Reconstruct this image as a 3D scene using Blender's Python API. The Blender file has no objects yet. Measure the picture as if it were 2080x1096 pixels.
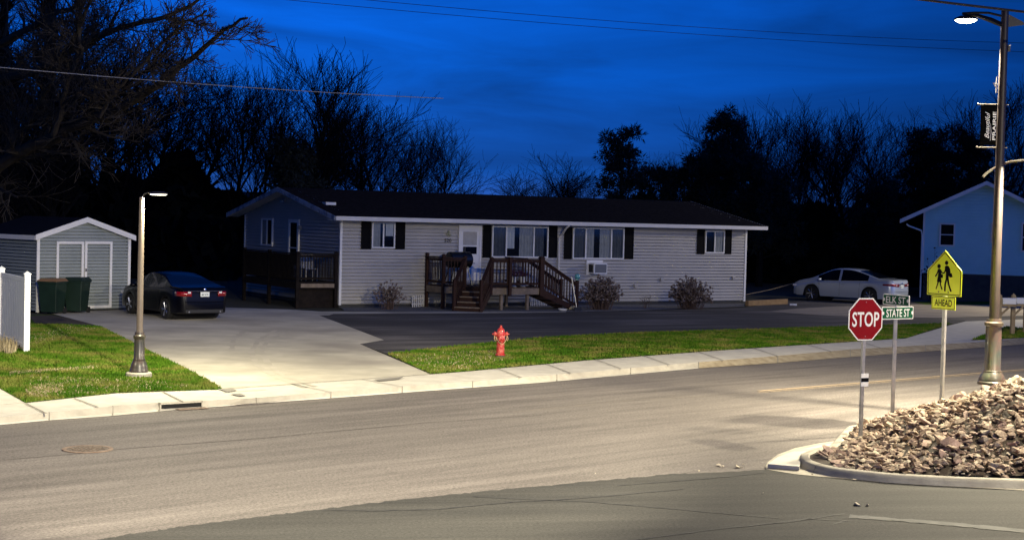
import bpy, math, random
from math import sin, cos, pi, radians, sqrt, atan2
from mathutils import Vector, Matrix
random.seed(7)
S = bpy.context.scene
COL = S.collection
# ------------------------------------------------------------------ camera
FPX, PITCH, ROLL, CAMH = 3124.0, .0333, .025, 3.36
cd = bpy.data.cameras.new("camera"); cam = bpy.data.objects.new("camera", cd); COL.objects.link(cam)
cd.sensor_width = 36; cd.lens = FPX/2080*36; cd.clip_start = .1; cd.clip_end = 2000
cam.matrix_world = Matrix.Translation((0, 0, CAMH)) @ Matrix.Rotation(pi/2-PITCH, 4, 'X') @ Matrix.Rotation(ROLL, 4, 'Z')
S.camera = cam
S.view_settings.view_transform = 'Standard'; S.view_settings.look = 'None'
S.view_settings.exposure = 0; S.view_settings.gamma = 1
# ------------------------------------------------------------------ world (dusk)
W = bpy.data.worlds.new("World"); S.world = W; W.use_nodes = True
nt = W.node_tree; nt.nodes.clear(); N = nt.nodes.new; LK = nt.links.new
out = N('ShaderNodeOutputWorld'); bg = N('ShaderNodeBackground'); LK(bg.outputs[0], out.inputs[0])
sky = N('ShaderNodeTexSky'); sky.sky_type = 'NISHITA'; sky.sun_disc = False
sky.sun_elevation = radians(-4); sky.sun_rotation = radians(-35)
tc = N('ShaderNodeTexCoord'); sep = N('ShaderNodeSeparateXYZ'); LK(tc.outputs['Generated'], sep.inputs[0])
rp = N('ShaderNodeValToRGB'); LK(sep.outputs['Z'], rp.inputs[0])
e = rp.color_ramp.elements
e[0].position = 0; e[0].color = (.03, .10, .42, 1)
e[1].position = 1; e[1].color = (.0, .008, .05, 1)
for p_, c_ in ((.03, (.004, .083, .44, 1)), (.09, (.0, .10, .60, 1)), (.16, (.0, .115, .72, 1)), (.35, (.0, .05, .32, 1))):
    x = rp.color_ramp.elements.new(p_); x.color = c_
# darker towards the right (x) and behind the viewer (y)
mx = N('ShaderNodeMapRange'); mx.inputs[1].default_value = -.12; mx.inputs[2].default_value = .34
mx.inputs[3].default_value = 1.12; mx.inputs[4].default_value = .40; LK(sep.outputs['X'], mx.inputs[0])
my = N('ShaderNodeMapRange'); my.inputs[1].default_value = -.2; my.inputs[2].default_value = .6
my.inputs[3].default_value = 0.0; my.inputs[4].default_value = 1.0; LK(sep.outputs['Y'], my.inputs[0])
mp = N('ShaderNodeMapping'); mp.inputs['Scale'].default_value = (1.6, 1.6, 11); mp.inputs['Rotation'].default_value = (0, .02, 0)
LK(tc.outputs['Generated'], mp.inputs[0])
nz = N('ShaderNodeTexNoise'); nz.inputs['Scale'].default_value = 3.2; nz.inputs['Detail'].default_value = 7; nz.inputs['Roughness'].default_value = .55
nz.inputs['Distortion'].default_value = .6
LK(mp.outputs[0], nz.inputs[0])
mc = N('ShaderNodeMapRange'); mc.inputs[1].default_value = .3; mc.inputs[2].default_value = .7
mc.inputs[3].default_value = .64; mc.inputs[4].default_value = 1.30; LK(nz.outputs[0], mc.inputs[0])
m1 = N('ShaderNodeMath'); m1.operation = 'MULTIPLY'; LK(mx.outputs[0], m1.inputs[0]); LK(my.outputs[0], m1.inputs[1])
bx = N('ShaderNodeMapRange'); bx.inputs[1].default_value = -.6; bx.inputs[2].default_value = .5; bx.inputs[3].default_value = .25; bx.inputs[4].default_value = 2.2; LK(sep.outputs['X'], bx.inputs[0])
by = N('ShaderNodeMapRange'); by.inputs[1].default_value = -.2; by.inputs[2].default_value = .6; by.inputs[3].default_value = 1; by.inputs[4].default_value = 0; LK(sep.outputs['Y'], by.inputs[0])
mb_ = N('ShaderNodeMath'); mb_.operation = 'MULTIPLY'; LK(bx.outputs[0], mb_.inputs[0]); LK(by.outputs[0], mb_.inputs[1])
ms_ = N('ShaderNodeMath'); ms_.operation = 'ADD'; LK(m1.outputs[0], ms_.inputs[0]); LK(mb_.outputs[0], ms_.inputs[1])
m2 = N('ShaderNodeMath'); m2.operation = 'MULTIPLY'; LK(ms_.outputs[0], m2.inputs[0]); LK(mc.outputs[0], m2.inputs[1])
vm = N('ShaderNodeVectorMath'); vm.operation = 'SCALE'; LK(rp.outputs[0], vm.inputs[0]); LK(m2.outputs[0], vm.inputs['Scale'])
vs = N('ShaderNodeVectorMath'); vs.operation = 'MULTIPLY'; LK(sky.outputs[0], vs.inputs[0]); vs.inputs[1].default_value = (.02, .05, .12)
va = N('ShaderNodeVectorMath'); va.operation = 'ADD'; LK(vm.outputs[0], va.inputs[0]); LK(vs.outputs[0], va.inputs[1])
LK(va.outputs[0], bg.inputs[0]); bg.inputs[1].default_value = .88

# ------------------------------------------------------------------ photo -> world helpers (calibration of the place)
cR, sR, cP, sP = cos(ROLL), sin(ROLL), cos(PITCH), sin(PITCH)
def ray(px, py):
    dx, dy = px-1040, py-548
    x = cR*dx+sR*dy; y = -sR*dx+cR*dy
    return Vector((x, FPX*cP-y*sP, -FPX*sP-y*cP))
def gp(px, py, z=0.0):
    d = ray(px, py); t = (z-CAMH)/d.z
    return Vector((d.x*t, d.y*t, z))
def at(px, py, Y):
    d = ray(px, py); t = Y/d.y
    return Vector((d.x*t, Y, CAMH+d.z*t))
def onwall(px, py, org, th, b=0):
    """local (a, z) where the sight line meets the wall y=b of a frame at org turned by th"""
    d = ray(px, py); n = Vector((-sin(th), cos(th), 0)); o = Vector((org[0], org[1], 0))+n*b
    t = (o-Vector((0, 0, CAMH))).dot(n)/d.dot(n)
    p = Vector((0, 0, CAMH))+d*t-Vector((org[0], org[1], 0))
    return p.x*cos(th)+p.y*sin(th), p.z
# ------------------------------------------------------------------ materials
def mat(name, c1, c2=None, rough=.8, scale=5.0, metal=0, bump=0.0, bscale=None, stretch=(1, 1, 1), detail=6, emit=None, spec=.5, lo=.35, hi=.65,
        c3=None, s3=1.0, coat=0, local=False):
    m = bpy.data.materials.new(name); m.use_nodes = True; t = m.node_tree; b = t.nodes['Principled BSDF']
    b.inputs['Roughness'].default_value = rough; b.inputs['Metallic'].default_value = metal
    b.inputs['Specular IOR Level'].default_value = spec
    if coat: b.inputs['Coat Weight'].default_value = coat; b.inputs['Coat Roughness'].default_value = .06
    b.inputs['Base Color'].default_value = (*c1, 1)
    if c2 or bump:
        if local:
            g = t.nodes.new('ShaderNodeTexCoord'); src = g.outputs['Object']
        else:
            g = t.nodes.new('ShaderNodeNewGeometry'); src = g.outputs['Position']
        k = t.nodes.new('ShaderNodeMapping'); k.inputs['Scale'].default_value = stretch; t.links.new(src, k.inputs[0])
    if c2:
        n = t.nodes.new('ShaderNodeTexNoise'); n.inputs['Scale'].default_value = scale; n.inputs['Detail'].default_value = detail
        n.inputs['Roughness'].default_value = .62
        t.links.new(k.outputs[0], n.inputs[0])
        r = t.nodes.new('ShaderNodeValToRGB'); r.color_ramp.elements[0].position = lo; r.color_ramp.elements[1].position = hi
        r.color_ramp.elements[0].color = (*c1, 1); r.color_ramp.elements[1].color = (*c2, 1); t.links.new(n.outputs[0], r.inputs[0])
        o = r.outputs[0]
        if c3:
            n3 = t.nodes.new('ShaderNodeTexNoise'); n3.inputs['Scale'].default_value = s3; n3.inputs['Detail'].default_value = 5
            t.links.new(k.outputs[0], n3.inputs[0])
            r3 = t.nodes.new('ShaderNodeMapRange'); r3.inputs[1].default_value = .45; r3.inputs[2].default_value = .68; t.links.new(n3.outputs[0], r3.inputs[0])
            x = t.nodes.new('ShaderNodeMix'); x.data_type = 'RGBA'; t.links.new(r3.outputs[0], x.inputs[0]); t.links.new(o, x.inputs[6])
            x.inputs[7].default_value = (*c3, 1); o = x.outputs[2]
        t.links.new(o, b.inputs['Base Color'])
    if bump:
        n2 = t.nodes.new('ShaderNodeTexNoise'); n2.inputs['Scale'].default_value = bscale or scale*6; n2.inputs['Detail'].default_value = 4
        t.links.new(k.outputs[0], n2.inputs[0])
        bp = t.nodes.new('ShaderNodeBump'); bp.inputs['Strength'].default_value = bump; bp.inputs['Distance'].default_value = .03
        t.links.new(n2.outputs[0], bp.inputs['Height']); t.links.new(bp.outputs[0], b.inputs['Normal'])
    if emit:
        b.inputs['Emission Color'].default_value = (*emit[0], 1); b.inputs['Emission Strength'].default_value = emit[1]
    return m
rot = (1, 1, 1)
M = {}
def road_mat(name, a, b, c, worn):
    """asphalt: fine grain, long wear streaks along the street, broad patches"""
    m = bpy.data.materials.new(name); m.use_nodes = True; t = m.node_tree; bs = t.nodes['Principled BSDF']; nn = t.nodes.new; L = t.links.new
    g = nn('ShaderNodeNewGeometry')
    k = nn('ShaderNodeMapping'); k.vector_type = 'TEXTURE'; k.inputs['Rotation'].default_value = (0, 0, worn); k.inputs['Scale'].default_value = (14, .8, 1); L(g.outputs['Position'], k.inputs[0])
    n1 = nn('ShaderNodeTexNoise'); n1.inputs['Scale'].default_value = 1.3; n1.inputs['Detail'].default_value = 6; n1.inputs['Roughness'].default_value = .6; L(k.outputs[0], n1.inputs[0])
    r1 = nn('ShaderNodeValToRGB'); L(n1.outputs[0], r1.inputs[0]); r1.color_ramp.elements[0].position = .36; r1.color_ramp.elements[1].position = .66
    r1.color_ramp.elements[0].color = (*a, 1); r1.color_ramp.elements[1].color = (*b, 1)
    n2 = nn('ShaderNodeTexNoise'); n2.inputs['Scale'].default_value = 26; n2.inputs['Detail'].default_value = 5; n2.inputs['Roughness'].default_value = .8; L(g.outputs['Position'], n2.inputs[0])
    r2 = nn('ShaderNodeMapRange'); r2.inputs[1].default_value = .3; r2.inputs[2].default_value = .7; r2.inputs[3].default_value = .4; r2.inputs[4].default_value = 1.6; L(n2.outputs[0], r2.inputs[0])
    n3 = nn('ShaderNodeTexNoise'); n3.inputs['Scale'].default_value = .28; n3.inputs['Detail'].default_value = 3; L(g.outputs['Position'], n3.inputs[0])
    r3 = nn('ShaderNodeMapRange'); r3.inputs[1].default_value = .35; r3.inputs[2].default_value = .65; L(n3.outputs[0], r3.inputs[0])
    x = nn('ShaderNodeMix'); x.data_type = 'RGBA'; L(r3.outputs[0], x.inputs[0]); L(r1.outputs[0], x.inputs[6]); x.inputs[7].default_value = (*c, 1)
    k5 = nn('ShaderNodeMapping'); k5.vector_type = 'TEXTURE'; k5.inputs['Rotation'].default_value = (0, 0, worn+.06); k5.inputs['Scale'].default_value = (4, .35, 1); L(g.outputs['Position'], k5.inputs[0])
    n5 = nn('ShaderNodeTexNoise'); n5.inputs['Scale'].default_value = 1.1; n5.inputs['Detail'].default_value = 8; n5.inputs['Roughness'].default_value = .7; L(k5.outputs[0], n5.inputs[0])
    r5 = nn('ShaderNodeMapRange'); r5.inputs[1].default_value = .3; r5.inputs[2].default_value = .7; r5.inputs[3].default_value = .74; r5.inputs[4].default_value = 1.22; L(n5.outputs[0], r5.inputs[0])
    n6 = nn('ShaderNodeTexNoise'); n6.inputs['Scale'].default_value = .9; n6.inputs['Detail'].default_value = 7; n6.inputs['Roughness'].default_value = .65; L(g.outputs['Position'], n6.inputs[0])
    r6 = nn('ShaderNodeMapRange'); r6.inputs[1].default_value = .62; r6.inputs[2].default_value = .74; r6.inputs[3].default_value = 1; r6.inputs[4].default_value = .80; L(n6.outputs[0], r6.inputs[0])
    q1 = nn('ShaderNodeMath'); q1.operation = 'MULTIPLY'; L(r2.outputs[0], q1.inputs[0]); L(r5.outputs[0], q1.inputs[1])
    q2 = nn('ShaderNodeMath'); q2.operation = 'MULTIPLY'; L(q1.outputs[0], q2.inputs[0]); L(r6.outputs[0], q2.inputs[1])
    v = nn('ShaderNodeVectorMath'); v.operation = 'SCALE'; L(x.outputs[2], v.inputs[0]); L(q2.outputs[0], v.inputs['Scale']); L(v.outputs[0], bs.inputs['Base Color'])
    bs.inputs['Roughness'].default_value = .85; bs.inputs['Specular IOR Level'].default_value = .3
    bp = nn('ShaderNodeBump'); bp.inputs['Strength'].default_value = .5; bp.inputs['Distance'].default_value = .01; L(n2.outputs[0], bp.inputs['Height']); L(bp.outputs[0], bs.inputs['Normal'])
    return m
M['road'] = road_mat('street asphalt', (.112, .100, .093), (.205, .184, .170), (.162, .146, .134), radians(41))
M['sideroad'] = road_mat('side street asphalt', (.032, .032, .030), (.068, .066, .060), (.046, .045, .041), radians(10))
M['drive'] = road_mat('old drive asphalt', (.034, .032, .031), (.19, .175, .165), (.055, .051, .048), radians(28))
M['concrete'] = mat('concrete', (.45, .42, .34), (.60, .56, .46), .85, 1.2, bump=.15, bscale=40, c3=(.34, .31, .26), s3=.35)
M['walk'] = mat('sidewalk concrete', (.54, .51, .44), (.66, .63, .54), .85, 2.5, bump=.15, bscale=40)
M['curb'] = mat('curb concrete', (.36, .33, .27), (.47, .44, .36), .85, 3, bump=.2, bscale=30)
M['tancurb'] = mat('older tan curb concrete', (.26, .21, .13), (.40, .34, .23), .9, 4, bump=.3, bscale=20)
M['joint'] = mat('joint', (.26, .24, .20), rough=.95)
M['stain'] = mat('wet stain', (.20, .19, .16), (.3, .28, .24), .7, 3)
M['tar'] = mat('crack tar', (.022, .022, .024), (.05, .05, .05), .7, 8)
M['lawn'] = mat('lawn', (.028, .075, .002), (.07, .14, .004), .95, 1.4, bump=.9, bscale=30, c3=(.085, .075, .03), s3=.8, spec=.1)
M['blade'] = mat('grass blades', (.035, .105, .002), (.095, .185, .004), .8, 1.1, c3=(.19, .17, .045), s3=1.1, spec=.2)
M['straw'] = mat('dry straw', (.30, .24, .13), (.45, .38, .24), .9, 12)
M['soil'] = mat('bare soil', (.03, .022, .016), (.06, .043, .03), .95, 2, bump=.6, bscale=20)
M['ground'] = mat('rough ground', (.018, .022, .010), (.035, .034, .02), .95, .8, bump=.5, bscale=8)
M['yellowline'] = mat('worn yellow paint', (.42, .32, .21), (.22, .18, .13), .8, 9, lo=.4, hi=.7)
M['whiteline'] = mat('worn white paint', (.12, .12, .11), (.06, .062, .058), .8, 5, lo=.35, hi=.65)
M['siding'] = mat('beige vinyl siding', (.40, .385, .35), (.46, .44, .40), .6, 1.1)
M['sidingblue'] = mat('pale blue siding', (.38, .72, .76), (.46, .80, .84), .6, .9)
M['sidingshed'] = mat('grey green shed siding', (.23, .26, .25), (.28, .31, .30), .6, 1.5)
M['rake'] = mat('weathered blue white rake board', (.40, .44, .48), (.16, .18, .22), .8, 3.5, lo=.45, hi=.6)
M['trim'] = mat('white trim', (.72, .71, .67), (.78, .77, .73), .55, 2)
M['gutter'] = mat('gutter metal', (.62, .60, .55), (.70, .68, .63), .5, 1.5)
M['shutter'] = mat('black shutter', (.004, .004, .005), rough=.8, spec=.1)
M['roof'] = mat('dark shingles', (.004, .004, .007), (.009, .009, .013), .95, 6, bump=.6, bscale=14, spec=.08)
M['found'] = mat('dark foundation block', (.035, .035, .035), (.055, .055, .05), .9, 3, bump=.3)
M['glassdark'] = mat('window backing', (.006, .007, .009), rough=.5, spec=.05)
M['curtain'] = mat('curtain', (.34, .33, .30), (.42, .41, .38), .9, 6)
M['curtaindark'] = mat('screened curtain', (.07, .075, .08), (.10, .105, .11), .9, 6)
M['blind'] = mat('white blind', (.62, .62, .60), rough=.8)
M['wood'] = mat('stained deck wood', (.028, .013, .009), (.052, .024, .015), .75, 7, stretch=(1, 1, 4), spec=.2)
M['woodlight'] = mat('weathered deck board', (.17, .13, .085), (.26, .20, .14), .85, 5)
M['wooddark'] = mat('old dark deck wood', (.010, .008, .007), (.020, .015, .012), .85, 5, spec=.1)
M['mailwood'] = mat('mailbox post timber', (.26, .19, .10), (.36, .28, .16), .85, 6)
M['timber'] = mat('landscape timber', (.20, .12, .05), (.28, .18, .08), .9, 4)
M['black'] = mat('black enamel', (.006, .006, .007), rough=.35)
M['rubber'] = mat('tyre rubber', (.010, .010, .010), rough=.8)
M['alloy'] = mat('alloy wheel', (.55, .56, .58), rough=.25, metal=.9)
M['chrome'] = mat('chrome', (.8, .8, .8), rough=.12, metal=1)
M['carblack'] = mat('black car paint', (.002, .002, .004), rough=.3, coat=.15, spec=.15)
M['carsilver'] = mat('silver car paint', (.42, .47, .54), rough=.3, metal=.35, coat=1)
M['carglass'] = mat('tinted car glass', (.002, .003, .006), rough=.08, spec=.2)
M['redlens'] = mat('red lamp lens', (.24, .004, .004), rough=.15, coat=1)
M['clearlens'] = mat('clear lamp lens', (.7, .68, .68), rough=.15, coat=1)
M['plate'] = mat('number plate', (.72, .76, .74), rough=.4)
M['platetext'] = mat('plate lettering', (.02, .06, .05), rough=.5)
M['plasticdark'] = mat('dark trim plastic', (.010, .010, .011), rough=.6)
M['bingreen'] = mat('dark green bin plastic', (.005, .018, .011), (.008, .025, .016), .5, 3)
M['binlid'] = mat('tan bin lid', (.20, .11, .05), (.24, .14, .07), .6, 5)
M['vinyl'] = mat('white vinyl fence', (.80, .82, .84), (.84, .86, .87), .45, 1.5)
M['bronze'] = mat('bronze lamp paint', (.036, .043, .032), (.068, .042, .033), .38, 4, coat=.25)
M['polepaint'] = mat('taupe lamp paint', (.13, .105, .085), (.155, .125, .10), .4, 4)
M['bronzeshade'] = mat('shaded bronze pole paint', (.018, .012, .010), (.026, .017, .014), .5, 4)  # darker copy of the bronze; shade on the unlit tall shaft is painted in
M['bronzedark'] = mat('dark bronze lamp head', (.012, .010, .010), rough=.5)
M['led'] = mat('lit lamp lens', (.9, .9, .8), emit=((1.0, .93, .70), 9.0))
M['ledbright'] = mat('lit street lamp lens', (.9, .9, .8), emit=((1.0, .92, .74), 30.0))
M['hydrant'] = mat('red hydrant paint', (.34, .012, .010), (.52, .035, .028), .4, 9, coat=.25, c3=(.60, .16, .12), s3=14)
M['chain'] = mat('hose strap', (.62, .42, .22), rough=.6)
M['steel'] = mat('galvanised steel', (.34, .34, .33), (.46, .45, .43), .4, 9, metal=.6)
M['signred'] = mat('red sign sheeting', (.22, .004, .006), rough=.35, spec=.2)
M['signwhite'] = mat('white sign sheeting', (.80, .80, .78), rough=.35)
M['signgreen'] = mat('green sign sheeting', (.002, .085, .035), rough=.5, spec=.15)
M['signyellow'] = mat('yellow green sign sheeting', (.88, 1.0, .02), rough=.35)
M['signblack'] = mat('black sign ink', (.003, .003, .003), rough=.6, spec=.1)
M['banner'] = mat('black banner cloth', (.003, .003, .003), rough=.9, spec=.05)
M['bark'] = mat('dark bark', (.006, .006, .007), (.012, .011, .011), .95, 4, spec=.05)
M['barkwarm'] = mat('brown bark', (.048, .039, .029), (.078, .064, .046), .95, 3, spec=.1)
M['needles'] = mat('pine needles', (.004, .009, .006), (.012, .018, .010), .9, 2)
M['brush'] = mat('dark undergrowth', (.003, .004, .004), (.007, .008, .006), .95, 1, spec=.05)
M['shrubstem'] = mat('dry shrub stems', (.06, .036, .028), (.11, .072, .058), .9, 8)
M['shrubhead'] = mat('dry flower heads', (.15, .11, .095), (.24, .19, .165), .95, 9)
M['gravel'] = mat('grey gravel', (.07, .07, .075), (.22, .22, .22), .9, 12, bump=.9, bscale=18)
M['rock'] = mat('tan broken rock', (.32, .235, .165), (.55, .45, .335), .9, 5, bump=.35, bscale=12, local=True, c3=(.15, .09, .065), s3=3.0)
M['rock2'] = mat('pinkish brown rock', (.27, .175, .14), (.46, .33, .27), .9, 5, bump=.35, bscale=12, local=True)
M['rock3'] = mat('pale cream rock', (.44, .37, .26), (.60, .53, .41), .9, 5, bump=.3, bscale=12, local=True)
M['iron'] = mat('cast iron', (.09, .065, .05), (.16, .12, .09), .7, 12, bump=.8, bscale=30)
M['dark'] = mat('dark void', (.002, .002, .002), rough=.9)
M['rust'] = mat('rusty gutter stain', (.16, .10, .07), (.26, .19, .14), .8, 6)
M['wire'] = mat('black cable', (.01, .01, .01), rough=.6)
M['wirelit'] = mat('lamp-lit cable', (.30, .28, .25), rough=.5)  # paler copy of the black cable; lamplight on the wire is painted in
M['teal'] = mat('teal glazed ball', (.02, .28, .30), (.3, .6, .55), .2, 14, coat=1)
M['purple'] = mat('purple flowers', (.055, .012, .06), (.10, .02, .09), .9, 20)
M['white'] = mat('white plastic', (.75, .75, .72), rough=.45)
M['acgrille'] = mat('grey grille', (.10, .11, .12), (.16, .17, .18), .6, 30, stretch=(1, 1, 8))
def glass_mat():
    m = bpy.data.materials.new('window glass'); m.use_nodes = True; t = m.node_tree; t.nodes.clear()
    o = t.nodes.new('ShaderNodeOutputMaterial'); a = t.nodes.new('ShaderNodeBsdfTransparent'); g = t.nodes.new('ShaderNodeBsdfGlossy'); x = t.nodes.new('ShaderNodeMixShader')
    a.inputs[0].default_value = (.78, .82, .84, 1); g.inputs['Roughness'].default_value = .04; x.inputs[0].default_value = .05
    t.links.new(a.outputs[0], x.inputs[1]); t.links.new(g.outputs[0], x.inputs[2]); t.links.new(x.outputs[0], o.inputs[0]); return m
M['glass'] = glass_mat()
# ------------------------------------------------------------------ mesh builder
class MB:
    def __init__(s): s.v = []; s.f = []; s.m = []
    def add(s, vs, fs, mi=0):
        o = len(s.v); s.v += [tuple(v) for v in vs]; s.f += [tuple(i+o for i in f) for f in fs]; s.m += [mi]*len(fs)
    def box(s, x0, x1, y0, y1, z0, z1, mi=0, T=None, ch=0):
        vs = [Vector(p) for p in ((x0, y0, z0), (x1, y0, z0), (x1, y1, z0), (x0, y1, z0), (x0, y0, z1), (x1, y0, z1), (x1, y1, z1), (x0, y1, z1))]
        if T is not None: vs = [T @ v for v in vs]
        s.add(vs, [(0, 3, 2, 1), (4, 5, 6, 7), (0, 1, 5, 4), (1, 2, 6, 5), (2, 3, 7, 6), (3, 0, 4, 7)], mi)
    def tube(s, p, q, r0, r1=None, n=8, mi=0, cap=True):
        p, q = Vector(p), Vector(q); r1 = r0 if r1 is None else r1; d = q-p
        if d.length < 1e-6: return
        d.normalize(); a = d.orthogonal().normalized(); b = d.cross(a)
        vs = []
        for c, r in ((p, r0), (q, r1)):
            for i in range(n):
                t = 2*pi*i/n; vs.append(c+a*(cos(t)*r)+b*(sin(t)*r))
        fs = [(i, (i+1) % n, n+(i+1) % n, n+i) for i in range(n)]
        if cap: fs += [tuple(range(n-1, -1, -1)), tuple(range(n, 2*n))]
        s.add(vs, fs, mi)
    def path(s, pts, r, n=6, mi=0):
        """one continuous tube along points with radius list"""
        pts = [Vector(p) for p in pts]; k = len(pts)
        if not isinstance(r, (list, tuple)): r = [r]*k
        d0 = (pts[1]-pts[0]).normalized(); a = d0.orthogonal().normalized(); vs = []; 
        for i, p in enumerate(pts):
            d = (pts[min(i+1, k-1)]-pts[max(i-1, 0)]).normalized(); a = (a-d*a.dot(d)).normalized(); b = d.cross(a)
            for j in range(n):
                t = 2*pi*j/n; vs.append(p+a*(cos(t)*r[i])+b*(sin(t)*r[i]))
        fs = [(i*n+j, i*n+(j+1) % n, (i+1)*n+(j+1) % n, (i+1)*n+j) for i in range(k-1) for j in range(n)]
        fs += [tuple(range(n-1, -1, -1)), tuple(range((k-1)*n, k*n))]
        s.add(vs, fs, mi)
    def lathe(s, prof, c=(0, 0, 0), n=24, mi=0, T=None):
        vs = []; 
        for r, z in prof:
            for j in range(n):
                t = 2*pi*j/n; v = Vector((r*cos(t), r*sin(t), z)); v = (T @ v) if T is not None else v; vs.append(v+Vector(c))
        k = len(prof); fs = [(i*n+j, i*n+(j+1) % n, (i+1)*n+(j+1) % n, (i+1)*n+j) for i in range(k-1) for j in range(n)]
        if prof[0][0] > 1e-4: fs.append(tuple(range(n-1, -1, -1)))
        if prof[-1][0] > 1e-4: fs.append(tuple(range((k-1)*n, k*n)))
        s.add(vs, fs, mi)
    def prism(s, poly, z0, z1, mi=0, T=None):
        """poly = xy list, extruded in z (T maps local)"""
        n = len(poly); vs = [Vector((x, y, z0)) for x, y in poly]+[Vector((x, y, z1)) for x, y in poly]
        if T is not None: vs = [T @ v for v in vs]
        fs = [tuple(range(n-1, -1, -1)), tuple(range(n, 2*n))]+[(i, (i+1) % n, n+(i+1) % n, n+i) for i in range(n)]
        s.add(vs, fs, mi)
    def build(s, name, mats, parent=None, smooth=False, loc=None, rz=0, bevel=0):
        me = bpy.data.meshes.new(name); me.from_pydata(s.v, [], s.f)
        if not isinstance(mats, (list, tuple)): mats = [mats]
        for m in mats: me.materials.append(m)
        if len(mats) > 1: me.polygons.foreach_set('material_index', s.m)
        if smooth: me.polygons.foreach_set('use_smooth', [True]*len(me.polygons))
        me.update()
        o = bpy.data.objects.new(name, me); COL.objects.link(o)
        if parent: o.parent = parent
        if loc is not None: o.location = loc
        o.rotation_euler.z = rz
        if bevel:
            b = o.modifiers.new('bevel', 'BEVEL'); b.width = bevel; b.segments = 2; b.limit_method = 'ANGLE'
        if smooth:
            try:
                me.set_sharp_from_angle(angle=radians(40))
            except Exception: pass
        return o
def tag(o, label=None, cat=None, group=None, kind=None):
    if label: o['label'] = label
    if cat: o['category'] = cat
    if group: o['group'] = group
    if kind: o['kind'] = kind
    return o
def thing(name, label, cat, loc=(0, 0, 0), rz=0, group=None):
    o = bpy.data.objects.new(name, None); COL.objects.link(o); o.location = loc; o.rotation_euler.z = rz; o.empty_display_size = .2
    return tag(o, label, cat, group)
def dup(root, loc, rz=0, label=None, scale=None):
    r = root.copy(); COL.objects.link(r); r.location = loc; r.rotation_euler.z = rz
    if scale: r.scale = scale
    if label: r['label'] = label
    for ch in list(root.children):
        c = ch.copy(); COL.objects.link(c); c.parent = r
        for g in list(ch.children):
            d = g.copy(); COL.objects.link(d); d.parent = c
    return r
def sheet(name, pts, m, z=None, kind='structure', label=None):
    """flat ground sheet (triangulated n-gon) from world xy points"""
    from mathutils.geometry import tessellate_polygon
    vs = [Vector((p[0], p[1], p[2] if z is None else z)) for p in pts]
    tris = tessellate_polygon([vs]); b = MB()
    fs = []
    for t in tris:
        a, c, d = [vs[i] for i in t]
        fs.append(tuple(t) if (c-a).cross(d-a).z > 0 else (t[0], t[2], t[1]))
    b.add(vs, fs); return tag(b.build(name, m), kind=kind, label=label)
def text_mb(s, h, wfit=None, weight=0.0, shear=0, depth=.004, rotate=False, space=1.0):
    """flat lettering in the local XZ plane, facing -Y, centred"""
    c = bpy.data.curves.new('t', 'FONT'); c.body = s; c.size = 1; c.offset = weight; c.shear = shear; c.extrude = 0; c.resolution_u = 4; c.space_character = space
    o = bpy.data.objects.new('t', c); me = bpy.data.meshes.new_from_object(o)
    vs = [v.co.copy() for v in me.vertices]; fs = [tuple(p.vertices) for p in me.polygons]
    bpy.data.objects.remove(o); bpy.data.curves.remove(c)
    x0 = min(v.x for v in vs); x1 = max(v.x for v in vs); y0 = min(v.y for v in vs); y1 = max(v.y for v in vs)
    sy = h/(y1-y0); sx = sy if wfit is None else wfit/(x1-x0)
    b = MB(); w = []
    for v in vs:
        X = (v.x-(x0+x1)/2)*sx; Z = (v.y-(y0+y1)/2)*sy
        if rotate: X, Z = -Z, X
        w.append((X, 0, Z))
    b.add(w, fs); return b
def shifted(b, dx=0, dy=0, dz=0):
    b.v = [(x+dx, y+dy, z+dz) for x, y, z in b.v]; return b

# ================================================================== GROUND, ROADS, PAVEMENT
RZ = -.12
b = MB(); b.add([(-600, -60, -.16), (600, -60, -.16), (600, 900, -.16), (-600, 900, -.16)], [(0, 1, 2, 3)])
tag(b.build('ground', M['ground']), kind='structure')
lip = [(-700, 930), (-300, 893), (0, 863), (108, 853), (223, 845), (350, 833), (529, 819), (669, 809), (960, 787), (1102, 777), (1275, 761), (1419, 748), (1580, 737), (1727, 725), (2005, 705), (2080, 699), (2400, 677), (2900, 648)]
head = [(-700, 906), (-300, 872), (0, 846), (100, 837), (229, 824), (323, 817), (409, 813), (498, 809), (672, 795), (817, 784), (960, 774), (1131, 760), (1281, 747), (1419, 735), (1580, 722), (1727, 709), (2005, 693), (2080, 686), (2400, 665), (2900, 637)]
lipw = [gp(x, y, RZ) for x, y in lip]; headw = [gp(x, y, 0) for x, y in head]
# street surface
far = [p.copy() for p in lipw]
sheet('road', [(far[0].x, -20), (80, -20), (80, far[-1].y)]+[(p.x, p.y) for p in reversed(far)], M['road'], RZ)
seam = [(-500, 1200), (0, 1125), (195, 1096), (260, 1084), (400, 1064), (620, 1037), (820, 1013), (1040, 991), (1365, 962), (1555, 953), (1700, 958), (2080, 986), (2500, 1020)]
sw = [gp(x, y, RZ+.004) for x, y in seam]
jit = []
for i in range(len(sw)-1):
    for k in range(22):
        p = sw[i].lerp(sw[i+1], k/22); jit.append((p.x+random.uniform(-.025, .025), p.y+random.uniform(-.04, .04)))
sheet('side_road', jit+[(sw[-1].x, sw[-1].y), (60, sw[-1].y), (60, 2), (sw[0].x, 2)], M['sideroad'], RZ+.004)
# verge / yard plateau behind the curb
yard = [(p.x, p.y+.02) for p in headw]
sheet('yard', yard+[(600, 60), (600, 900), (-600, 900), (-600, 20)], M['ground'], -.012)
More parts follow.
